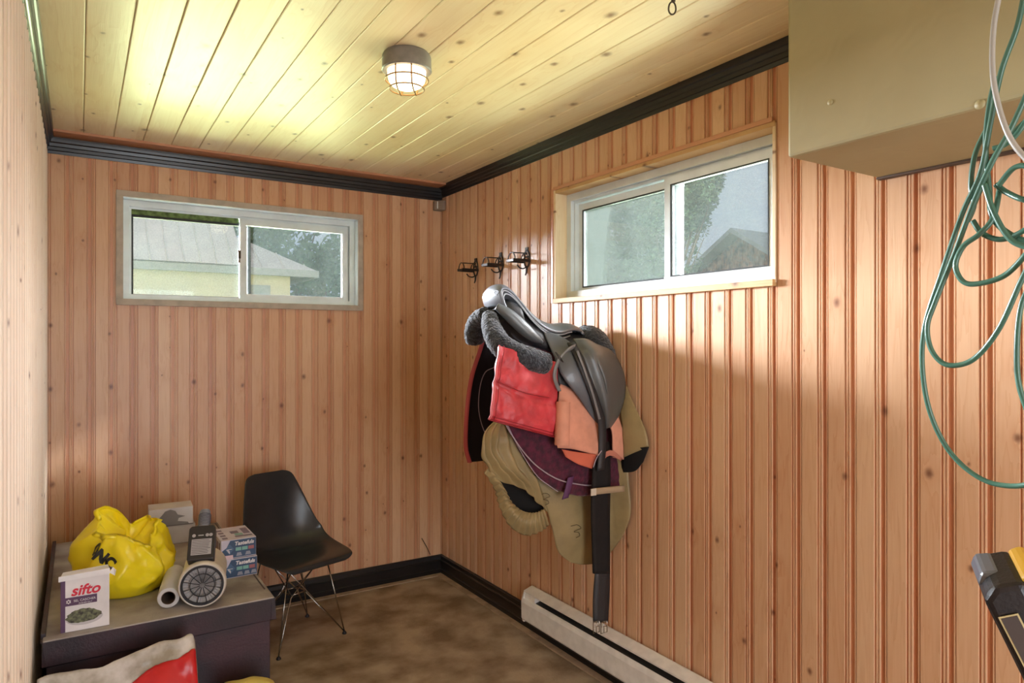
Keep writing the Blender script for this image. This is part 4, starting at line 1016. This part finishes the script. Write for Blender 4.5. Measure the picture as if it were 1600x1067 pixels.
# flaps
def YW(l):
    out = []
    for a, b, c in l:
        p = W(a, b, Y=c)
        if p.x > 1.893: p = W(a, b, X=1.893)      # stays off the wall
        out.append(p)
    return out
def bulge(amp): return lambda p, u, v: p + Vector((0, -amp * math.sin(math.pi * u) * math.sin(math.pi * v), 0))
loft([YW([(866, 560, 2.15), (870, 590, 2.12), (878, 620, 2.12), (890, 643, 2.13), (908, 656, 2.13), (926, 657, 2.13)]),
      YW([(900, 550, 2.14), (915, 575, 2.11), (925, 600, 2.11), (935, 630, 2.11), (940, 645, 2.12), (945, 655, 2.12)])], 24, 12, bulge(.008)).build('sweat_flap', m_leaD, sd, smooth=True, solid=.006)
loft([YW([(848, 516, 2.215), (858, 540, 2.17), (867, 560, 2.13), (880, 590, 2.09), (905, 622, 2.08), (922, 648, 2.09), (936, 665, 2.095)]),
      YW([(872, 524, 2.20), (890, 535, 2.15), (905, 552, 2.09), (918, 580, 2.07), (930, 612, 2.07), (938, 640, 2.08), (942, 666, 2.09)])], 30, 12, bulge(.012)).build('girth_flap', m_lea2, sd, smooth=True, solid=.006)
loft([YW([(895, 530, 2.16), (908, 552, 2.08), (920, 585, 2.06), (932, 620, 2.06), (941, 648, 2.07), (945, 670, 2.085)]),
      YW([(915, 530, 2.15), (930, 550, 2.06), (943, 580, 2.04), (950, 612, 2.04), (951, 645, 2.05), (950, 668, 2.08)]),
      YW([(932, 538, 2.17), (956, 550, 2.13), (972, 578, 2.105), (977, 606, 2.10), (970, 640, 2.10), (955, 668, 2.10)])], 36, 20).build('saddle_flap', m_lea, sd, smooth=True, solid=.007)
MB().tube(cr(YW([(926, 545, 2.075), (934, 565, 2.045), (944, 590, 2.035), (949, 615, 2.035)]), 24), [.002 + .007 * math.sin(math.pi * k / 23) for k in range(24)], 10).build('knee_roll', m_lea, sd, smooth=True)
ribbon(YW([(892, 535, 2.13), (905, 560, 2.068), (917, 590, 2.052), (930, 625, 2.05), (940, 660, 2.06), (941, 700, 2.07), (938, 735, 2.07)]), .034, (1, -.1, .15), 40).build('stirrup_leather', m_leaD, sd, smooth=True, solid=.005)
ribbon(YW([(902, 548, 2.062), (914, 580, 2.046), (926, 615, 2.044), (937, 655, 2.05)]), .010, (1, -.1, .15), 30).build('flap_seam_strip', m_strapg, sd, smooth=True, solid=.003)
ribbon(YW([(898, 541, 2.10), (886, 548, 2.075), (876, 558, 2.07)]), .022, (.45, 0, .9), 20).build('billet_strap', m_strapg, sd, smooth=True, solid=.004)
ribbon(YW([(874, 560, 2.065), (868, 576, 2.065), (867, 592, 2.07), (874, 611, 2.08)]), .016, (1, 0, .1), 24).build('billet_end', m_strapg, sd, smooth=True, solid=.004)
bq = YW([(868, 550, 2.062), (874, 556, 2.062), (880, 566, 2.062), (875, 562, 2.062)])
MB().tube(bq, .0022, 8, closed=True).build('buckle', m_dark, sd, smooth=True)
# pommel trim piece with nail head
loft([YW([(905, 541, 2.13), (915, 539, 2.12), (925, 537, 2.13)]), YW([(908, 556, 2.08), (918, 552, 2.07), (930, 548, 2.08)])], 10, 6).build('pommel_skirt', m_lea2, sd, smooth=True, solid=.004)
MB().lathe([(.001, .004), (.005, .003), (.006, 0)], frame(W(910, 520, Y=2.24), (1, 0, 0), (0, 0, 1)), 12).build('saddle_nail', m_pipe, sd, smooth=True)
settle(sd)

# burgundy saddle pad
m_bur = M_('burgundy quilted cloth', (92, 22, 50), rough=.85, nscale=40, col2=(58, 14, 36), sheen=.3, bump=.4, bscale=70)
m_burin = M_('black pad lining', (24, 16, 22), rough=.95)
m_bind = M_('rose binding', (186, 84, 88), rough=.7)
m_cord = M_('pale piping cord', (176, 158, 170), rough=.5)
m_tab = M_('violet webbing tab', (96, 54, 96), rough=.7)
pd = thing('saddle_pad', 'dark burgundy saddle pad with pale piping draped under the saddle', 'saddle pad', (1.6, YC, 1.40))
top_ = [Vector((1.50, YC + .01, 1.435)), Vector((1.58, YC, 1.432)), Vector((1.70, YC, 1.432)), Vector((1.87, YC, 1.432))]
def sidecurves(l): return YW(l)
farE = YW([(757, 514, 2.50), (749, 545, 2.52), (735, 590, 2.54), (728, 640, 2.55), (726, 695, 2.56), (732, 722, 2.56)])
farI = [p + Vector((.20, 0, .0)) for p in farE]; farI2 = [Vector((min(p.x + .36, 1.90), p.y, p.z + .01)) for p in farE]
mbp = loft([farE, farI, farI2], 30, 14); mbp.build('far_side', m_burin, pd, smooth=True, solid=.012)
ribbon([p + Vector((0, -.010, 0)) for p in farE], .018, (1, -.6, 0), 40).build('pink_binding', m_bind, pd, smooth=True, solid=.010)
MB().tube(cr(YW([(772, 574, 2.50), (758, 582, 2.52), (750, 605, 2.535), (748, 640, 2.54), (756, 672, 2.545), (770, 690, 2.55)]), 40), .0018, 6).build('far_piping', m_cord, pd, smooth=True)
# roof joining both sides
loft([[Vector((p.x, 2.50, 1.40)) for p in top_], [Vector((p.x, 2.45, 1.44)) for p in top_], top_, [Vector((p.x, 2.22, 1.42)) for p in top_], [Vector((p.x, 2.17, 1.36)) for p in top_]], 14, 20).build('pad_spine', m_bur, pd, smooth=True, solid=.010)
near = [YW([(776, 560, 2.19), (850, 575, 2.17), (920, 590, 2.16), (955, 610, 2.16)]),
        YW([(778, 610, 2.17), (845, 640, 2.15), (915, 660, 2.14), (960, 670, 2.15)]),
        YW([(786, 655, 2.16), (845, 690, 2.14), (910, 710, 2.13), (966, 705, 2.15)]),
        YW([(800, 682, 2.16), (850, 725, 2.14), (905, 742, 2.13), (972, 738, 2.15)]),
        YW([(812, 704, 2.165), (850, 752, 2.15), (905, 774, 2.14), (974, 765, 2.15)])]
def quilt(p, u, v): return p + Vector((0, -.004 * abs(math.sin(u * 30)) * abs(math.sin(v * 22)), 0))
loft(near, 50, 44, quilt).build('near_side', m_bur, pd, smooth=True, solid=.010)
MB().tube(cr(YW([(786, 655, 2.148), (800, 680, 2.142), (818, 706, 2.135), (840, 729, 2.128), (870, 748, 2.122), (900, 756, 2.118), (930, 757, 2.118), (958, 740, 2.13), (968, 728, 2.135)]), 60), .0026, 6).build('near_piping', m_cord, pd, smooth=True)
MB().tube(cr(YW([(792, 662, 2.150), (812, 702, 2.15), (838, 742, 2.145), (860, 760, 2.14), (872, 768, 2.138)]), 40), .0018, 6).build('near_edge_piping', m_cord, pd, smooth=True)
ribbon(YW([(892, 745, 2.112), (888, 762, 2.11), (883, 779, 2.112)]), .030, (1, 0, .12), 10).build('webbing_tab', m_tab, pd, smooth=True, solid=.003)
settle(pd)

# red pad
m_redp = M_('bright red quilted pad', (212, 66, 76), rough=.45, nscale=20, namt=.12, bump=.25, bscale=60)
m_reds = M_('pink pad edge', (222, 110, 116), rough=.5)
rp_ = thing('red_saddle_pad', 'bright red quilted pad folded under the near side of the saddle', 'saddle pad', (1.35, 2.1, 1.2))
def rf(p, u, v):
    fold = -.010 * math.exp(-((v - .46 - .04 * u) * 26) ** 2)
    wr = .010 * noise.noise(Vector((u * 4, v * 5, .3))) + .005 * noise.noise(Vector((u * 12, v * 9, 2)))
    cr_ = -.009 * math.sin(math.pi * min(1, max(0, v))) ** .4
    return p + Vector((0, cr_ - fold + wr, 0))
rails_r = [YW([(780, 540, 2.13), (774, 580, 2.12), (768, 625, 2.11), (764, 655, 2.11)]),
           YW([(822, 552, 2.11), (820, 600, 2.10), (814, 640, 2.09), (812, 668, 2.09)]),
           YW([(868, 565, 2.11), (870, 610, 2.10), (868, 650, 2.09), (866, 682, 2.09)])]
rs = [cr(r, 44) for r in rails_r]
rows = [[rf(q, j / 35, i / 43) for j, q in enumerate(cr([r[i] for r in rs], 36))] for i in range(44)]
MB().grid(rows).build('pad_face', m_redp, rp_, smooth=True, solid=.014, off=1)
edge = [r[0] for r in rows]; bot = rows[-1]
mb = MB(); mb.tube([p + Vector((-.001, -.003, 0)) for p in edge], .0045, 8); mb.build('edge_binding', m_reds, rp_, smooth=True)
mb = MB(); mb.tube([p + Vector((.014, -.010, 0)) for p in edge], .0012, 5); mb.tube([p + Vector((0, -.011, .012)) for p in bot], .0012, 5); mb.tube([q + Vector((0, -.0145, 0)) for q in rows[19]][1:30], .0016, 5); mb.tube([p + Vector((0, -.007, -.001)) for p in bot], .0035, 6); mb.build('stitched_seam', M_('deep red seam', (150, 26, 38), rough=.5), rp_, smooth=True)
settle(rp_)

# coral boots
m_cor = M_('coral suede', (228, 160, 134), rough=.8, nscale=14, namt=.10)
m_corin = M_('orange lining', (212, 108, 82), rough=.8)
cb1 = thing('coral_girth_cover', 'coral rolled girth cover tucked under the near saddle flap', 'girth cover', tuple(W(900, 660, Y=2.09)))
loft([YW([(876, 600, 2.11), (870, 640, 2.10), (867, 680, 2.085), (872, 700, 2.08)]),
      YW([(900, 610, 2.105), (898, 650, 2.09), (896, 680, 2.08), (897, 702, 2.08)]),
      YW([(945, 630, 2.105), (944, 670, 2.09), (941, 695, 2.08), (934, 712, 2.08)])], 20, 16, lambda p, u, v: p + Vector((0, .008 * noise.noise(p * 12), 0))).build('cover_face', m_cor, cb1, smooth=True, solid=.006)
Mt, ln = along(W(878, 696, Y=2.06), W(880, 628, Y=2.075))
mb = MB(); mb.lathe([(.020, 0), (.026, 0), (.028, .004), (.027, ln), (.020, ln)], Mt, 24); mb.build('rolled_edge', m_cor, cb1, smooth=True, angle=50)
mb = MB(); mb.lathe([(.020, .001), (.017, .004), (.001, .010)], Mt, 24); mb.lathe([(.0195, 0), (.0195, .01)], Mt, 24); mb.build('roll_inside', m_corin, cb1, smooth=True)
loft([YW([(878, 702, 2.075), (884, 714, 2.075)]), YW([(900, 706, 2.07), (903, 725, 2.07)]), YW([(932, 710, 2.07), (924, 732, 2.07)])], 8, 10).build('lower_fold', m_corin, cb1, smooth=True, solid=.006)
settle(cb1)
cb2 = thing('coral_strap_cover', 'narrow coral flap right of the black strap, below the saddle flap', 'girth cover', tuple(W(960, 690, Y=2.09)))
loft([YW([(948, 655, 2.10), (956, 675, 2.09), (957, 700, 2.085), (958, 715, 2.085)]), YW([(966, 650, 2.10), (974, 680, 2.095), (975, 700, 2.09), (974, 718, 2.09)])], 16, 8).build('cover_face', m_cor, cb2, smooth=True, solid=.006)
loft([YW([(938, 712, 2.08), (933, 735, 2.08)]), YW([(955, 703, 2.075), (950, 712, 2.075)]), YW([(972, 716, 2.08), (970, 720, 2.08)])], 8, 8).build('lower_flap', M_('dusty coral', (196, 124, 104), rough=.8), cb2, smooth=True, solid=.005)
MB().tube(cr(YW([(940, 704, 2.06), (932, 716, 2.06), (927, 730, 2.06)]), 16), .002, 6).build('pale_cord', m_cord, cb2, smooth=True)
settle(cb2)

# olive saddle cover hanging below
m_ol = M_('khaki ripstop', (158, 138, 96), rough=.5, nscale=10, namt=.12, bump=.15, bscale=40)
m_olin = M_('black cover lining', (16, 14, 14), rough=.9)
cv = thing('saddle_cover', 'khaki elasticated saddle cover hanging beneath the saddle pads', 'saddle cover', (1.5, 2.25, 1.30))
def gath(fr, amp, ph=0): return lambda p, u, v: p + Vector((.4, -1, .2)).normalized() * amp * (math.sin(v * fr + ph + 2 * noise.noise(p * 6)) * .7 + noise.noise(p * 18)) * (1 - abs(2 * u - 1) ** 4 * .4)
# puckered lobe
loft([YW([(776, 655, 2.22), (757, 672, 2.21), (750, 695, 2.20), (752, 715, 2.20), (764, 735, 2.20), (775, 750, 2.20)]),
      YW([(784, 655, 2.19), (776, 685, 2.17), (780, 710, 2.165), (795, 735, 2.165), (812, 752, 2.17), (818, 765, 2.18)]),
      YW([(792, 655, 2.20), (812, 690, 2.18), (828, 725, 2.175), (842, 752, 2.175), (850, 775, 2.18), (856, 800, 2.19)])], 50, 50, gath(30, .012)).build('elastic_lobe', m_ol, cv, smooth=True, solid=.003)
# black inside of the opening
loft([YW([(766, 735, 2.24), (778, 770, 2.26), (800, 812, 2.27), (830, 824, 2.26)]), YW([(812, 752, 2.20), (835, 770, 2.22), (850, 795, 2.22), (856, 822, 2.23)])], 16, 10).build('dark_inside', m_olin, cv, smooth=True, solid=.003)
# gathered rim
loft([YW([(757, 738, 2.21), (773, 765, 2.21), (780, 790, 2.205), (795, 820, 2.20), (820, 836, 2.20), (845, 830, 2.20), (858, 818, 2.20)]),
      YW([(765, 732, 2.20), (784, 760, 2.18), (792, 782, 2.175), (806, 806, 2.17), (824, 818, 2.17), (842, 814, 2.18), (854, 806, 2.185)]),
      YW([(775, 745, 2.21), (790, 768, 2.20), (800, 785, 2.19), (814, 797, 2.185), (828, 801, 2.185), (840, 800, 2.19), (850, 795, 2.195)])], 90, 16,
     lambda p, u, v: p + Vector((0, .006 * math.sin(u * 95), 0))).build('gathered_rim', m_ol, cv, smooth=True, solid=.003)
# long flap
loft([YW([(786, 650, 2.23), (812, 695, 2.22), (835, 745, 2.205), (852, 790, 2.20), (864, 830, 2.205), (872, 862, 2.21), (890, 878, 2.215)]),
      YW([(860, 660, 2.20), (870, 710, 2.19), (885, 760, 2.175), (895, 800, 2.17), (902, 840, 2.18), (905, 865, 2.20), (908, 881, 2.21)]),
      YW([(930, 660, 2.20), (935, 710, 2.19), (940, 760, 2.175), (945, 800, 2.175), (945, 840, 2.18), (935, 865, 2.19), (925, 880, 2.20)]),
      YW([(968, 640, 2.19), (978, 700, 2.19), (983, 760, 2.185), (984, 800, 2.185), (974, 835, 2.185), (955, 862, 2.19), (940, 876, 2.20)])], 50, 36,
     lambda p, u, v: p + Vector((0, .010 * noise.noise(p * 5), 0))).build('long_flap', m_ol, cv, smooth=True, solid=.004)
# dark wing by the wall
def XW(l): return [W(a, b, X=c) for a, b, c in l]
loft([XW([(960, 570, 1.90), (966, 620, 1.88), (972, 670, 1.86), (974, 715, 1.86)]), XW([(972, 585, 1.905), (990, 630, 1.90), (1008, 670, 1.90), (1014, 698, 1.90)])], 20, 12,
     lambda p, u, v: p + Vector((-.006 * math.sin(math.pi * v), 0, 0))).build('wall_side_wing', m_ol, cv, smooth=True, solid=.003)
loft([XW([(970, 705, 1.87), (972, 738, 1.88)]), XW([(995, 700, 1.88), (992, 736, 1.885)]), XW([(1014, 698, 1.895), (1005, 722, 1.895)])], 10, 10).build('wing_lining', m_olin, cv, smooth=True, solid=.003)
# stitched swirl marks
m_thr = M_('brown thread', (84, 66, 40), rough=.8)
def swirl(px_, py_, Y, s_):
    return cr([W(px_ + a * s_, py_ + b * s_, Y=Y) for a, b in ((-8, -6), (2, -8), (8, -3), (2, 0), (-3, 3), (4, 4), (6, 9), (0, 12))], 40)
MB().tube(swirl(900, 828, 2.166, 1.0), .0011, 5).build('stitched_emblem', m_thr, cv, smooth=True)
MB().tube(swirl(852, 778, 2.176, .9), .0010, 5).build('stitched_emblem', m_thr, cv, smooth=True)
settle(cv)

# black elastic strap with buckles
m_web = M_('black webbing', (20, 14, 14), rough=.8, nscale=60, namt=.2)
gs = thing('black_girth', 'long black girth strap hanging down over the heater, buckles at its end', 'strap', tuple(W(937, 760, Y=2.10)))
loft([YW([(928, 690, 2.10), (926, 740, 2.09), (924, 800, 2.09), (926, 860, 2.10), (927, 896, 2.10)]), YW([(951, 690, 2.10), (953, 740, 2.09), (952, 800, 2.09), (952, 860, 2.10), (952, 896, 2.10)])], 24, 6).build('strap_body', m_web, gs, smooth=True, solid=.010)
loft([YW([(930, 893, 2.10), (927, 935, 2.10), (927, 972, 2.10)]), YW([(952, 893, 2.10), (951, 935, 2.10), (949, 972, 2.10)])], 14, 4, lambda p, u, v: p + Vector((0, .002 * math.sin(v * 30), 0))).build('elastic_end', m_leaD, gs, smooth=True, solid=.006)
for a in (927, 939):
    q = YW([(a, 971, 2.095), (a + 9.5, 970, 2.095), (a + 9.5, 987, 2.095), (a, 990, 2.095)])
    mb = MB(); mb.tube(q, .0020, 6, closed=True); mb.tube([q[0].lerp(q[3], .45), q[1].lerp(q[2], .45)], .0018, 6); mb.tube([q[0].lerp(q[1], .5), q[3].lerp(q[2], .5)], .0016, 6)
    mb.build('buckle', m_chrome, gs, smooth=True)
settle(gs)
# pale folded girth end
bg = thing('pale_strap_end', 'short pale beige strap end crossing in front of the black girth', 'strap', tuple(W(950, 767, Y=2.07)))
q0_, q1_ = W(926, 768, Y=2.06), W(975, 763, Y=2.065)
ribbon([q0_, q0_.lerp(q1_, .5), q1_], .024, (0, 0, 1), 10).build('strap_face', M_('beige webbing', (176, 152, 122), rough=.7), bg, smooth=True, solid=.008)
loft([[q0_ + Vector((-.012, -.004, -.014)), q0_ + Vector((-.012, -.004, .012))], [q0_ + Vector((.012, -.006, -.014)), q0_ + Vector((.012, -.006, .013))]], 4, 4).build('end_binding', M_('white stitching', (206, 194, 176), rough=.7), bg, solid=.004)
settle(bg)
